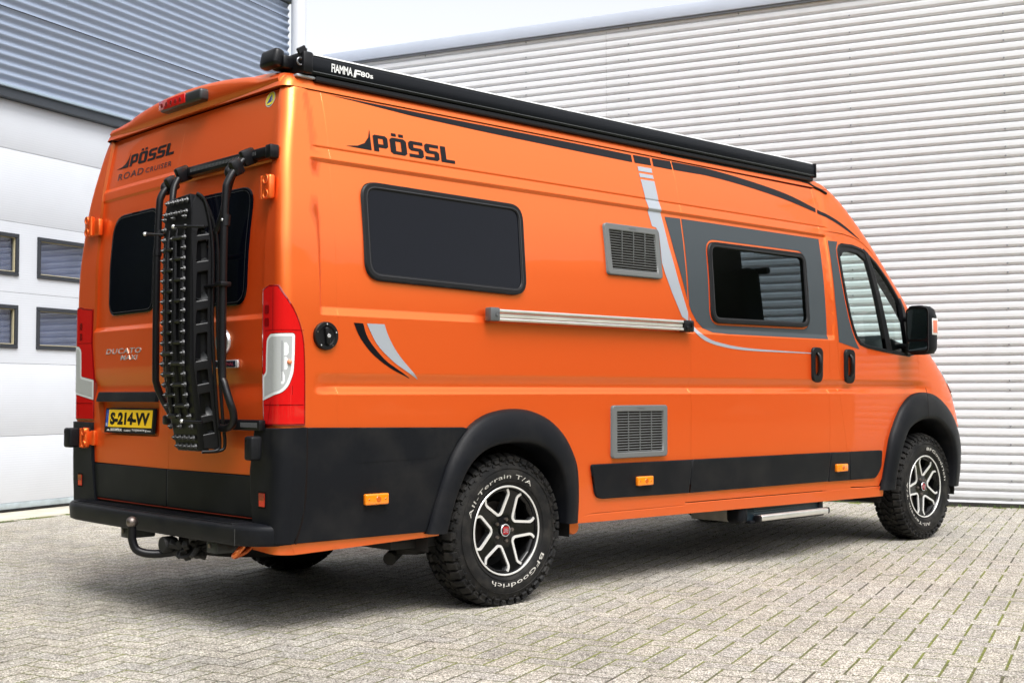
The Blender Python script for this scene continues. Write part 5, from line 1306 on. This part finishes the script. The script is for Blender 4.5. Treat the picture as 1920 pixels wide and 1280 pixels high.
# ------------------------------------------------------------------ carrier on the right rear door
rack = box('carrier_frame', (Rear(-.50, 2.072).x - .022, -.545, 2.072), (.036, .720, .046), BLACKG, van, .008)
for k in range(44): box('bar_notch', (Rear(-.5, 2.072).x - .0405, -.235 - .0125 * k - (.03 if k > 38 else 0), 2.073), (.002, .004, .016), GREYPL2, rack, 0)
box('bar_end', (Rear(-.8, 2.07).x - .026, -.905, 2.070), (.048, .045, .060), BLACKG, rack, .008)
low = box('carrier_lower_bar', (Rear(-.5, .9).x - .020, -.52, .898), (.034, .80, .046), BLACKG, van, .006)
for k in range(16): box('bar_notch', (Rear(-.5, .9).x - .038, -.775 - .0085 * k, .899), (.002, .0035, .020), GREYPL2, low, 0)
TO = .125      # stand-off of the tubes from the door
def rp_(y, z, o_): p = Rear(y, z); return Vector((XR(z) - o_, y, z))
def frame_tubes():
    yl, yr = -.165, -.762
    t1 = tube('carrier_tube', [rp_(yl, 2.035, .075), rp_(yl, 2.00, .10), rp_(yl, 1.95, .13), rp_(yl, 1.88, TO + .01), rp_(yl, 1.6, TO), rp_(yl, 1.15, TO), rp_(yl, 1.08, TO - .005), rp_(yl, 1.02, .095), rp_(yl, .95, .052), rp_(yl - .005, .915, .03)], .0165, BLACKG, rack, 14, 4)
    t2 = tube('carrier_tube', [rp_(yr, 2.06, .055), rp_(yr, 2.0, .10), rp_(yr, 1.94, .13), rp_(yr, 1.88, TO + .01), rp_(yr, 1.6, TO), rp_(yr, 1.14, TO), rp_(yr - .015, 1.08, TO), rp_(yr - .045, 1.00, TO - .01), rp_(yr - .05, .95, .10), rp_(yr - .03, .905, .09), rp_(yr + .03, .885, .085), rp_(yr + .10, .885, .08)], .0165, BLACKG, rack, 14, 4)
    tube('carrier_hoop', [rp_(-.225, 2.03, .085), rp_(-.232, 1.98, .105), rp_(-.25, 1.90, .115), rp_(-.262, 1.80, .115), rp_(-.285, 1.72, .115), rp_(-.34, 1.675, .115), rp_(-.45, 1.665, .115), rp_(-.58, 1.68, .115), rp_(-.66, 1.72, .115), rp_(-.705, 1.80, .112), rp_(-.725, 1.88, .11), rp_(-.735, 1.96, .10), rp_(-.745, 2.02, .085)], .0155, BLACKG, rack, 12, 5)
    for y in (yl - .02, yr):
        bm = bmesh.new(); addbox(bm, rp_(y, 2.062, .045), (.07, .034, .072), .010, Euler((0, radians(-25), 0)), 2); addbox(bm, rp_(y, 2.010, .095), (.055, .040, .070), .012, Euler((0, radians(-30), 0)), 2)
        k_ = bmobj('tube_bracket', bm, BLACKG, rack)
        lathe('bracket_bolt', [(0, -.003), (.006, -.002), (.007, 0)], rp_(y, 2.045, .092), 'x', CHROME, k_, 10); lathe('bracket_bolt', [(0, -.003), (.006, -.002), (.007, 0)], rp_(y, 2.022, .110), 'x', CHROME, k_, 10)
        bm = bmesh.new(); bmesh.ops.create_uvsphere(bm, u_segments=16, v_segments=10, radius=.030, matrix=Matrix.Translation(rp_(y + .026, 1.99, .105)) @ Matrix.Diagonal((1, .7, 1.1, 1)))
        bmobj('pivot_knob', bm, BLACKG, rack, 180)
    for y, z in ((yl, 1.775), (yl, 1.685), (yr, 1.785), (yr, 1.765)):
        tube('tube_collar', [rp_(y, z - .014, TO), rp_(y, z + .014, TO)], .0205, BLACKG, rack, 14)
    lathe('collar_bolt', [(0, -.003), (.006, -.002), (.007, 0)], rp_(yr - .004, 1.775, TO + .020), 'x', CHROME, rack, 10)
    box('carrier_clamp', rp_(yr - .0, 1.50, TO), (.05, .055, .020), BLACKG, rack, .004)
    box('lower_clamp', rp_(yl, .912, .05), (.06, .05, .045), BLACKG, rack, .010)
    box('clamp_arm', rp_(-.68, 1.497, TO + .01), (.016, .13, .012), BLACKG, rack, .003)
frame_tubes()
# ------------------------------------------------------------------ traction board pair strapped to the carrier
BC = (-.50, 1.34)
board = empty('traction_board', (0, .03, 0)); setp(board, 'stacked black traction board with rows of studs strapped upright to the rear carrier', 'traction board')
TOPZ, BOTZ = 1.892, .785
def boff(z): return .215 - .045 * lin(z, 1.15, .80)
def bmap(u, v, off=0.):       # u across (0 left .. ), v height; board plane follows the carrier
    return Vector((XR(1.4) - boff(v) - off + max(0, XR(v) - XR(1.4)) * .35, -u, v))
BW0, BW1 = .405, .635          # studded face from u=.405 to .635
facep = [(.425 + .0, TOPZ - .005), (.620, TOPZ + .005), (.640, TOPZ - .06), (.645, 1.60), (.648, 1.1), (.650, .90), (.650, .80), (.642, BOTZ), (.468, BOTZ), (.452, .80), (.430, .90), (.408, 1.02), (.400, 1.3), (.398, 1.60), (.400, 1.75), (.408, 1.84)]
bodyo = panel('board_face', facep, bmap, BLACKG, board, off=0, thick=.05, bevel=.9, step=.04, rows=[BOTZ + .1 * k for k in range(12)])
bodyo.rotation_euler = (0, 0, 0)
# ridges along the board and wedge ends
bm = bmesh.new()
for u in (.452, .520, .588):
    P = [bmap(u, TOPZ - .14, .0), bmap(u, TOPZ - .20, .006), bmap(u, 1.3, .007), bmap(u, 1.0, .006), bmap(u, .93, .0)]
    addtube(bm, P, [.003, .012, .014, .012, .003], 8)
ridge = bmobj('board_ridge', bm, BLACKG, board); ridge['kind'] = 'stuff'
bm = bmesh.new()
for zi in range(22):
    z = 1.80 - .0455 * zi
    if z < .92: break
    if zi % 2: u0, u1 = .430, .500
    else: u0, u1 = .505, .590
    if zi > 1: addtube(bm, [bmap(u0, z, .006), bmap(u1, z, .006)], .0110, 8)
cb = bmobj('cross_ridges', bm, BLACKG, board); cb['kind'] = 'stuff'
bm = bmesh.new(); STM = mat('stud_plastic', (.028, .029, .032), .3)
def stud(u, z):
    p = bmap(u, z, .006)
    for r0, r1, a, b_ in ((.0135, .0110, 0, .008), (.0065, .0020, .008, .018)):
        mt = Matrix.Translation(p + Vector((-(a + b_) / 2, 0, 0))) @ Matrix.Rotation(-pi / 2, 4, 'Y'); bmesh.ops.create_cone(bm, cap_ends=True, segments=8, radius1=r0, radius2=r1, depth=b_ - a, matrix=mt)
z = 1.82
for zi in range(23):
    z = 1.80 - .0455 * zi
    for u in ((.420, .512, .600) if zi % 2 else (.418, .500, .598)):
        uu = u + (.0 if z > 1.0 else (1.0 - z) * .16)
        if z > .86: stud(uu, z)
for z, us in ((TOPZ - .022, [.440 + .042 * k for k in range(5)]), (TOPZ - .072, [.425 + .045 * k for k in range(5)]), (.842, [.462 + .040 * k for k in range(5)]), (.806, [.480 + .038 * k for k in range(5)])):
    for u in us: stud(u, z)
sb = bmobj('studs', bm, STM, board, 40); sb['kind'] = 'stuff'
# right-hand flank with hand holes and two stacked rims
def flank(u, v, off=0.):     # u depth 0..1 from the face edge back toward the van, v height
    return Vector((XR(1.4) - boff(v) + max(0, XR(v) - XR(1.4)) * .35 + .004 + .088 * u, -(.643 + .028 * u) - off, v))
holes_ = []
for k, (za, zb) in enumerate(((1.70, 1.60), (1.755, 1.715), (1.565, 1.43), (1.40, 1.33), (1.30, 1.17), (1.14, 1.07), (1.04, .935), (.915, .855))):
    lo, hi = min(za, zb), max(za, zb); holes_.append(roundpoly([(.22, lo), (.80, lo + .01), (.80, hi), (.26, hi - .012)], .03 if False else [.02, .012, .02, .03], 4))
fl = panel('board_flank', [(.0, .80), (1.0, .790), (1.0, 1.60), (.85, 1.74), (.50, 1.86), (.15, 1.893), (.0, 1.86)], lambda u, v, off=0.: flank(u, v, off), BLACKG, board, holes=holes_, rows=[.9 + .08 * k for k in range(12)], off=0, thick=.012, bevel=.8, step=.04)
panel('flank_inner', [(.05, .81), (.98, .81), (.98, 1.60), (.8, 1.74), (.3, 1.86), (.05, 1.85)], lambda u, v, off=0.: flank(u, v, off), BLACKG, board, off=-.035, thick=0, step=.2)
bm = bmesh.new()
for hp in holes_:      # scooped lower lips of the hand holes, turned up towards the sky
    z0_ = min(q[1] for q in hp); us = [.22 + .58 * k / 6 for k in range(7)]; A_ = []; B_ = []; D_ = []
    dz = .030 if max(q[1] for q in hp) - z0_ > .1 else .014
    for u in us:
        e_ = ((u - .5) / .3) ** 2
        A_.append(bm.verts.new(flank(u, z0_ + .002 + dz * .45 * e_, .000))); B_.append(bm.verts.new(flank(u, z0_ + dz * .5 + dz * .5 * e_, -.012))); D_.append(bm.verts.new(flank(u, z0_ + dz + dz * .6 * e_, -.032)))
    for k in range(6): bm.faces.new((A_[k], A_[k + 1], B_[k + 1], B_[k])); bm.faces.new((B_[k], B_[k + 1], D_[k + 1], D_[k]))
lp_ = bmobj('hand_hole_lips', bm, mat('smooth_board_plastic', (.010, .011, .012), .28), board, 60); lp_['kind'] = 'stuff'
for du, rr_ in ((.98, .0075), (1.22, .0075)):
    L_ = [(.12, 1.897), (.5, 1.868), (.85, 1.75), (1.0, 1.60), (1.0, 1.3), (1.0, .95), (.98, .82), (.80, .787), (.1, .783)]
    tube('board_rim', [flank(min(1, a) * du if a > .5 else a, b_, .006) for a, b_ in L_], rr_, BLACKG, board, 8, 4)
tube('fixing_pin', [bmap(.585, 1.752, .05), bmap(.66, 1.748, .03), bmap(.72, 1.745, -.02)], .006, BLACKG, board, 8)
tube('fixing_pin', [bmap(.345, 1.742, .06), bmap(.40, 1.738, .0)], .006, BLACKG, board, 8)
tube('fixing_pin', [bmap(.605, .915, .04), bmap(.70, .912, .0)], .006, BLACKG, board, 8)
for p in (bmap(.583, 1.752, .052), bmap(.342, 1.742, .062), bmap(.603, .915, .042)):
    bm = bmesh.new(); bmesh.ops.create_uvsphere(bm, u_segments=10, v_segments=8, radius=.009, matrix=Matrix.Translation(p)); bmobj('pin_head', bm, CHROME, board, 180)

# ------------------------------------------------------------------ roof awning
AY = -.895
def awn(name, x0, x1, prof, m, parent, cap=True):
    V = []; Fc = []; n_ = len(prof)
    for x in (x0, x0 + .006, x1 - .006, x1): V += [Vector((x, y, z)) for y, z in prof]
    for j in range(3):
        for k in range(n_): a = j * n_ + k; c = j * n_ + (k + 1) % n_; Fc.append((a, c, c + n_, a + n_))
    Fc.append(tuple(range(n_))[::-1]); Fc.append(tuple(3 * n_ + k for k in range(n_)))
    return mesh(name, V, Fc, m, parent, angle=30)
AWB = mat('awning_black_case', (.006, .007, .0095), .32, spec=.2, vary=.08, vscale=2)
AWT = mat('awning_top_sky_sheen', (.80, .80, .80), .28, .3)  # pale colour stands in for sky reflected along the black case's curved top
ax0, ax1 = .300, 4.235
prof = [(AY, 2.456), (AY - .002, 2.500), (AY + .002, 2.520), (AY + .012, 2.531), (AY + .17, 2.535), (AY + .18, 2.45), (AY + .16, 2.44), (AY + .02, 2.443), (AY + .004, 2.447)]
awning = awn('awning', ax0, ax1, prof, AWB, van)
awn('awning_top', ax0 + .02, ax1 - .004, [(AY + .008, 2.5325), (AY + .015, 2.540), (AY + .03, 2.546), (AY + .165, 2.549), (AY + .17, 2.5365), (AY + .012, 2.5325)], AWT, awning)
awn('awning_lead_rail', ax0 + .03, ax1 - .01, [(AY + .012, 2.418), (AY + .006, 2.424), (AY + .006, 2.440), (AY + .012, 2.4425), (AY + .13, 2.4425), (AY + .13, 2.418)], BLACKG, awning)
ribbon('awning_edge_line', [(ax0, 2.4575), (ax1, 2.4575)], lambda x, z, off=0: Vector((x, AY - .0015, z)), .0025, 0, GREYPL2, awning)
# end cap at the rear with folded arm bracket
bm = bmesh.new(); addbox(bm, (ax0 - .022, AY + .085, 2.492), (.055, .195, .098), .012, seg=2); addbox(bm, (ax0 - .07, AY + .12, 2.500), (.06, .10, .06), .012, seg=2)
addbox(bm, (ax0 - .115, AY + .14, 2.515), (.055, .13, .085), .02, Euler((.0, radians(12), 0)), 3); addbox(bm, (ax0 - .045, AY + .01, 2.545), (.05, .012, .03), .004, Euler((0, radians(-30), 0)))
bmobj('awning_end_cap', bm, BLACKG, awning)
lathe('winch_eye', [(.014, 0), (.018, -.003), (.019, -.008), (.016, -.010), (.012, -.008), (.011, 0)], Vector((ax0 - .055, AY + .012, 2.492)), 'y', mat('eye_grey', (.2, .2, .22), .3, .5), awning, 20)
box('awning_right_cap', (ax1 + .004, AY + .085, 2.489), (.012, .19, .094), BLACKG, awning, .004)
box('awning_bracket', (ax0 + .01, AY + .06, 2.4335), (.15, .09, .012), mat('bracket_pale', (.45, .47, .5), .4, .4), awning, .003)
box('awning_bracket', (2.2, AY + .09, 2.437), (.15, .08, .010), BLACKG, awning, .003); box('awning_bracket', (4.05, AY + .07, 2.430), (.15, .09, .018), BLACKG, awning, .003)
text('awning_lettering', 'FIAMMA', lambda u, v: Vector((.405 + u * .115, AY - .0035, 2.471 + v * .038)), WHITE, awning, bold=.02, spacing=.95)
text('awning_lettering', 'F', lambda u, v: Vector((.525 + u * .035 + v * .008, AY - .0035, 2.468 + v * .036)), WHITE, awning, bold=.03)
text('awning_lettering', '80s', lambda u, v: Vector((.566 + u * .070, AY - .0035, 2.478 + v * .024)), WHITE, awning, bold=.02)

# ------------------------------------------------------------------ entry step
stp = box('entry_step', (3.74, -.86, .318), (.76, .22, .105), mat('step_housing', (.012, .022, .030), .35, spec=.3), van, .008)
bm = bmesh.new()
for k in range(5): addbox(bm, (3.76, -.9715, .296 + .014 * k), (.66, .004, .0035), 0)
rbs = bmobj('step_grooves', bm, mat('step_groove', (.03, .05, .06), .35), stp); rbs['kind'] = 'stuff'
box('step_end', (3.325, -.925, .318), (.085, .115, .125), BLACKP, stp, .028, seg=4)
box('step_end', (4.135, -.925, .322), (.05, .115, .100), BLACKP, stp, .012, seg=3)
box('step_tray', (3.76, -.93, .262), (.78, .12, .018), BLACKP, stp, .004)
box('step_edge', (3.800, -1.000, .283), (.715, .046, .036), ALU, stp, .010, seg=3)
box('step_edge_cap', (3.428, -1.000, .281), (.030, .048, .040), BLACKG, stp, .008, seg=2)
box('step_edge_cap', (4.164, -1.000, .285), (.016, .048, .038), BLACKG, stp, .008, seg=2)
box('step_bracket', (3.312, -.74, .315), (.010, .30, .105), DIRTYALU, stp, .002)

# ------------------------------------------------------------------ mirror
mc = (5.10, -1.205, 1.45)
def mirror(sg, name='wing_mirror'):
    bm = bmesh.new()
    def sec(z, wx, wy, cx, cy):
        P = []
        for k in range(20):
            a = 2 * pi * k / 20; ex = .55; P.append(bm.verts.new((cx + .8 * (wx * (abs(cos(a)) ** ex) * (1 if cos(a) > 0 else -1)) + .012, sg * (cy + .018 + .76 * wy * (abs(sin(a)) ** ex) * (1 if sin(a) > 0 else -1)), z)))
        return P
    R_ = [sec(1.292, .03, .06, 5.055, -1.180), sec(1.300, .075, .095, 5.085, -1.185), sec(1.33, .090, .108, 5.090, -1.190), sec(1.40, .092, .112, 5.092, -1.190), sec(1.55, .088, .112, 5.090, -1.190), sec(1.60, .080, .104, 5.080, -1.187), sec(1.622, .060, .085, 5.062, -1.182), sec(1.628, .02, .05, 5.045, -1.175)]
    for a, b_ in zip(R_, R_[1:]):
        for k in range(20): bm.faces.new((a[k], a[(k + 1) % 20], b_[(k + 1) % 20], b_[k]))
    bm.faces.new(R_[0][::-1]); bm.faces.new(R_[-1])
    o = bmobj(name, bm, BLACKP, van, 60)
    MG = mat('mirror_glass', (.5, .6, .62), .03, 1.0)
    f = lambda y, z, off=0.: Vector((5.0300 - off - .0, sg * y, z))
    panel('mirror_glass', roundpoly([(-1.245, 1.395), (-1.100, 1.395), (-1.100, 1.600), (-1.245, 1.600)], .03), f, MG, o, off=.004, thick=.002, sgn=1)
    panel('mirror_glass', roundpoly([(-1.245, 1.318), (-1.100, 1.318), (-1.100, 1.380), (-1.245, 1.380)], .02), f, MG, o, off=.004, thick=.002, sgn=1)
    panel('mirror_rim', roundpoly([(-1.256, 1.304), (-1.090, 1.304), (-1.090, 1.612), (-1.256, 1.612)], .035), f, BLACKG, o, off=.002, thick=.004)
    h = lambda x, z, off=0.: Vector((x, sg * (-1.302 - off), z))
    box('mirror_indicator', (5.115, sg * -1.252, 1.482), (.080, .014, .115), mat('indicator_clear', (.72, .70, .68), .12, .0, 1.0), o, .006, seg=2)
    box('indicator_core', (5.112, sg * -1.2590, 1.482), (.055, .003, .085), mat('indicator_orange', (.72, .20, .12), .35), o, .001)
    tube('mirror_arm', [(5.13, sg * -.99, 1.545), (5.10, sg * -1.06, 1.54), (5.09, sg * -1.12, 1.54)], .018, BLACKP, o, 10); tube('mirror_arm', [(5.13, sg * -.99, 1.36), (5.10, sg * -1.06, 1.35), (5.09, sg * -1.12, 1.35)], .018, BLACKP, o, 10)
mirror(1); mirror(-1)

# ------------------------------------------------------------------ cab interior
bm = bmesh.new(); addbox(bm, (4.35, 0, .62), (2.6, 1.80, .05), .0); bmobj('cabin_floor', bm, INNER, van)
bm = bmesh.new(); addbox(bm, (5.32, 0, 1.25), (.50, 1.78, .32), .09, Euler((0, radians(12), 0)), 4); addbox(bm, (5.12, .42, 1.44), (.22, .46, .12), .04, None, 3)
bmobj('dashboard', bm, INNER, van)
tube('dash_vent_trim', [(5.02, -.90, 1.30), (5.10, -.86, 1.315), (5.22, -.80, 1.325)], .010, INNERL, van, 8)
def seat(y):
    s_ = box('cab_seat', (4.18, y, .98), (.52, .50, .16), INNER, van, .05, seg=3)
    box('seat_back', (3.87, y, 1.42), (.18, .52, .84), INNER, s_, .06, rot=Euler((0, radians(-10), 0)), seg=3)
    box('head_rest', (3.77, y, 1.90), (.12, .32, .24), INNER, s_, .045, rot=Euler((0, radians(-8), 0)), seg=3)
seat(.46); seat(-.46)
bm = bmesh.new(); th_ = radians(28)
P = [(4.86 - .0 + .18 * sin(a) * sin(th_), .45 + .19 * cos(a), 1.40 + .18 * sin(a) * cos(th_)) for a in [2 * pi * k / 28 for k in range(29)]]
addtube(bm, P, .014, 8, False); addtube(bm, [(4.86, .27, 1.40), (4.88, .45, 1.39), (4.86, .63, 1.40)], .016, 8); addtube(bm, [(4.88, .45, 1.31), (5.15, .45, 1.18)], .03, 10)
bmobj('steering_wheel', bm, SEAL, van)
box('rear_partition', (2.90, .0, 1.43), (.03, 1.64, 1.70), mat('interior_dark_wall', (.02, .02, .022), .8), van, 0)
box('headlining', (3.9, 0, 2.22), (1.5, 1.66, .03), INNERL, van, .01)
tube('interior_mirror', [(4.83, -.10, 1.93), (4.83, .12, 1.93)], .025, SEAL, van, 8)

# ------------------------------------------------------------------ wheels
def make_wheel(x, sg, rot, zc=.364, front=False):
    # outer face toward -y*sg
    yo = -1.013
    wh = empty('wheel', (x, 0, zc), 0, van)
    def Y(a): return sg * (yo + a)
    # a: distance inward from the outer face
    tyre = [(.212, .030), (.222, .018), (.235, .010), (.262, .002), (.290, .003), (.315, .010), (.337, .020), (.352, .034), (.358, .06), (.360, .115), (.358, .17), (.352, .20), (.337, .215), (.300, .232), (.25, .232), (.212, .205)]
    lathe('tyre', [(r, Y(a)) for r, a in tyre], (0, 0, 0), 'y', RUBBER, wh, 72, angle=40)
    bm = bmesh.new(); nb = 46; rnd = random.Random(4)
    def blk(th, r, a, wt, wa, h, tilt=0, skew=0):
        c, s_ = cos(th), sin(th)
        X_ = Vector((-s_, 0, c)); Rr = Vector((c, 0, s_)); A_ = Vector((0, sg, 0))
        Rr2 = (Rr * cos(tilt) - A_ * sin(tilt)); A2 = (A_ * cos(tilt) + Rr * sin(tilt)); X2 = X_ * cos(skew) + A2 * sin(skew); A2 = A2 * cos(skew) - X_ * sin(skew)
        c0 = Rr * r + Vector((0, Y(a), 0)); V_ = []
        for k, (hh, f) in enumerate(((-.006, 1.06), (h - .002, 1.0), (h, .90))):
            for (p, q) in ((-1, -1), (1, -1), (1, 1), (-1, 1)): V_.append(bm.verts.new(c0 + X2 * (p * wt / 2 * f) + A2 * (q * wa / 2 * f) + Rr2 * hh))
        for k in (0, 4):
            for i in range(4): j = (i + 1) % 4; bm.faces.new((V_[k + i], V_[k + j], V_[k + 4 + j], V_[k + 4 + i]))
        bm.faces.new(V_[8:12])
    for k in range(nb):
        th = 2 * pi * k / nb; w0 = 2 * pi * .36 / nb
        big = k % 2
        for side in (0, 1):
            a1 = .040 if side == 0 else .190; tl_ = radians(22) * (1 if side == 0 else -1)
            blk(th + (.3 * w0 / .36 if side else 0), .357, a1, w0 * (.80 if big else .66), .050, .013, tl_, .12)
            a2 = .020 if side == 0 else .212; tl2 = radians(58) * (1 if side == 0 else -1)
            blk(th + (.3 * w0 / .36 if side else 0), .343 if big else .347, a2, w0 * (.62 if big else .40), .030 if big else .020, .008, tl2, 0)
        blk(th + .02, .360, .088, w0 * .72, .034, .011, 0, .45); blk(th + .05, .360, .142, w0 * .72, .034, .011, 0, -.45); blk(th + .09, .3605, .115, w0 * .40, .022, .011, 0, .9)
    for k in range(nb):   # side biters lower down the wall
        th = 2 * pi * (k + .5) / nb; blk(th, .327, .0135, .016, .014, .0035, radians(66), .3)
    tr = bmobj('tread_blocks', bm, RUBBER, wh, 25); tr['kind'] = 'stuff'
    # fine rings on the wall
    bm = bmesh.new()
    for r, a in ((.303, .0015), (.240, .0045)): addlathe(bm, [(r - .0015, Y(a + .002)), (r, Y(a - .0008)), (r + .0015, Y(a + .002))], (0, 0, 0), 'y', 64)
    bmobj('wall_ring', bm, RUBBER, wh)
    # rim barrel and lip
    rim = lathe('rim', [(.221, Y(.026)), (.219, Y(.014)), (.214, Y(.012)), (.208, Y(.016)), (.203, Y(.026)), (.198, Y(.05)), (.190, Y(.10)), (.188, Y(.19)), (.20, Y(.20))], (0, 0, 0), 'y', BLACKALLOY, wh, 72)
    lathe('rim_lip', [(.2195, Y(.0135)), (.217, Y(.0110)), (.2115, Y(.0116)), (.208, Y(.018))], (0, 0, 0), 'y', ALUF, rim, 72)
    lathe('brake_disc', [(.0, Y(.115)), (.135, Y(.115)), (.137, Y(.12)), (.137, Y(.13)), (0, Y(.131))], (0, 0, 0), 'y', STEEL, wh, 40)
    lathe('wheel_back', [(.0, Y(.165)), (.19, Y(.165))], (0, 0, 0), 'y', UNDER, wh, 32)
    box('brake_caliper', (.085, Y(.11), .06), (.07, .07, .12), mat('caliper_grey', (.25, .25, .25), .5, .5), wh, .012)
    # spoke disc
    def face(u, v, off=0.):
        r = sqrt(u * u + v * v); d = .030 + .022 * (1 - min(1, r / .2)) ** 1.0 - (.020 * max(0, 1 - r / .07))
        return Vector((u, sg * (yo + d - off), v))
    mpf = face if sg > 0 else (lambda u, v, off=0.: face(u, v, off))
    circ = [(.2035 * cos(2 * pi * k / 72), .2035 * sin(2 * pi * k / 72)) for k in range(72)]
    def rotp(P, a): return [(x * cos(a) - y * sin(a), x * sin(a) + y * cos(a)) for x, y in P]
    # one opening pointing to +x: pentagon, wide toward the rim
    h0 = [(.086, 0.010), (.158, .073), (.184, .068), (.196, .0), (.184, -.068), (.158, -.073), (.086, -.010)]
    hole = roundpoly(h0, .006, 3)
    hs2 = []; trims = []
    for k in range(5):
        a = rot + 2 * pi * k / 5; hs2.append(rotp(hole, a))
        line = [(.187, .0755), (.160, .080), (.080, .011), (.080, -.011), (.160, -.080), (.187, -.0755)]
        line = roundpoly(line, [0, .012, .010, .010, .012, 0], 3)
        trims.append(rotp(line, a))
    rows_ = [-.18 + .03 * k for k in range(13)]
    sp = panel('spokes', circ, mpf, BLACKALLOY, rim, holes=hs2, rows=rows_, cols=rows_, off=0, thick=.035, step=.03, sgn=sg, bevel=.8)
    for tl3 in trims:
        L_ = dens_line(tl3, .010); bm = bmesh.new(); n_ = len(L_); top = []
        for i, p in enumerate(L_):
            d = (Vector(L_[min(i + 1, n_ - 1)]) - Vector(L_[max(i - 1, 0)])).normalized(); q = Vector((d.y, -d.x))
            hw = .0062
            a_ = Vector(p) - q * hw; b_ = Vector(p) + q * hw
            top.append([bm.verts.new(face(a_.x, a_.y, -.004)), bm.verts.new(face(a_.x, a_.y, .0045)), bm.verts.new(face(b_.x, b_.y, .0045)), bm.verts.new(face(b_.x, b_.y, -.004))])
        for A_, B_ in zip(top, top[1:]):
            for k in range(3): bm.faces.new((A_[k], A_[k + 1], B_[k + 1], B_[k]))
        bmobj('machined_edge', bm, ALUF, rim, 40)
    for k in range(5):
        a = rot + pi / 5 + 2 * pi * k / 5; c = face(.054 * cos(a), .054 * sin(a))
        lathe('lug_nut', [(0, sg * -.010), (.0085, sg * -.010), (.010, sg * -.007), (.010, sg * .012)], c, 'y', STEEL, rim, 6)
    c = face(0, 0)
    cap = lathe('centre_cap', [(0, sg * -.008), (.028, sg * -.008), (.033, sg * -.004), (.034, sg * .01)], c, 'y', BLACKALLOY, rim, 32)
    lathe('cap_ring', [(.0265, sg * -.009), (.029, sg * -.0095), (.031, sg * -.007)], c, 'y', CHROME, rim, 32)
    bdg = 1
    ra = rot + radians(-3)
    sq = roundpoly([(-.019, -.019), (.019, -.019), (.019, .019), (-.019, .019)], .006)
    fcap = lambda u, v, off=0.: Vector((u * cos(ra) - v * sin(ra), c.y + sg * (-.0082 - off), u * sin(ra) + v * cos(ra)))
    if sg > 0:
        panel('cap_badge', sq, fcap, REDP, rim, off=.0008, thick=0)
        text('cap_letters', 'FIAT', lambda u, v: fcap(-.015 + .03 * u, -.011 + .022 * v, .0018), SILVDEC, rim)
        def arc_text(body, a0, a1, r0, h, bold):
            def fn(u, v):
                a = radians(a0 + (a1 - a0) * u); r = r0 + h * v; d = .0065 - .0055 * lin(r, .235, .262) - .0028
                rr = [(.235, .010), (.262, .002), (.290, .003), (.315, .010)]
                return Vector((r * cos(a), yo + interp(rr, r) - .0014, r * sin(a)))
            text('tyre_lettering', body, fn, WHITEL, wh, bold=bold, spacing=1.08)
        if not front:
            arc_text('All-Terrain T/A', 163, 54, .2545, .021, .0); arc_text('BFGoodrich', -29, -115, .2545, .021, .004)
        else:
            arc_text('BFGoodrich', 88, 7, .2545, .021, .004); arc_text('All-Terrain T/A', 280, 170, .2545, .021, .0)
    return wh
make_wheel(1.38, 1, radians(180)); make_wheel(5.415, 1, radians(151), zc=.372, front=True)
make_wheel(1.38, -1, radians(20)); make_wheel(5.415, -1, radians(50), zc=.372, front=True)
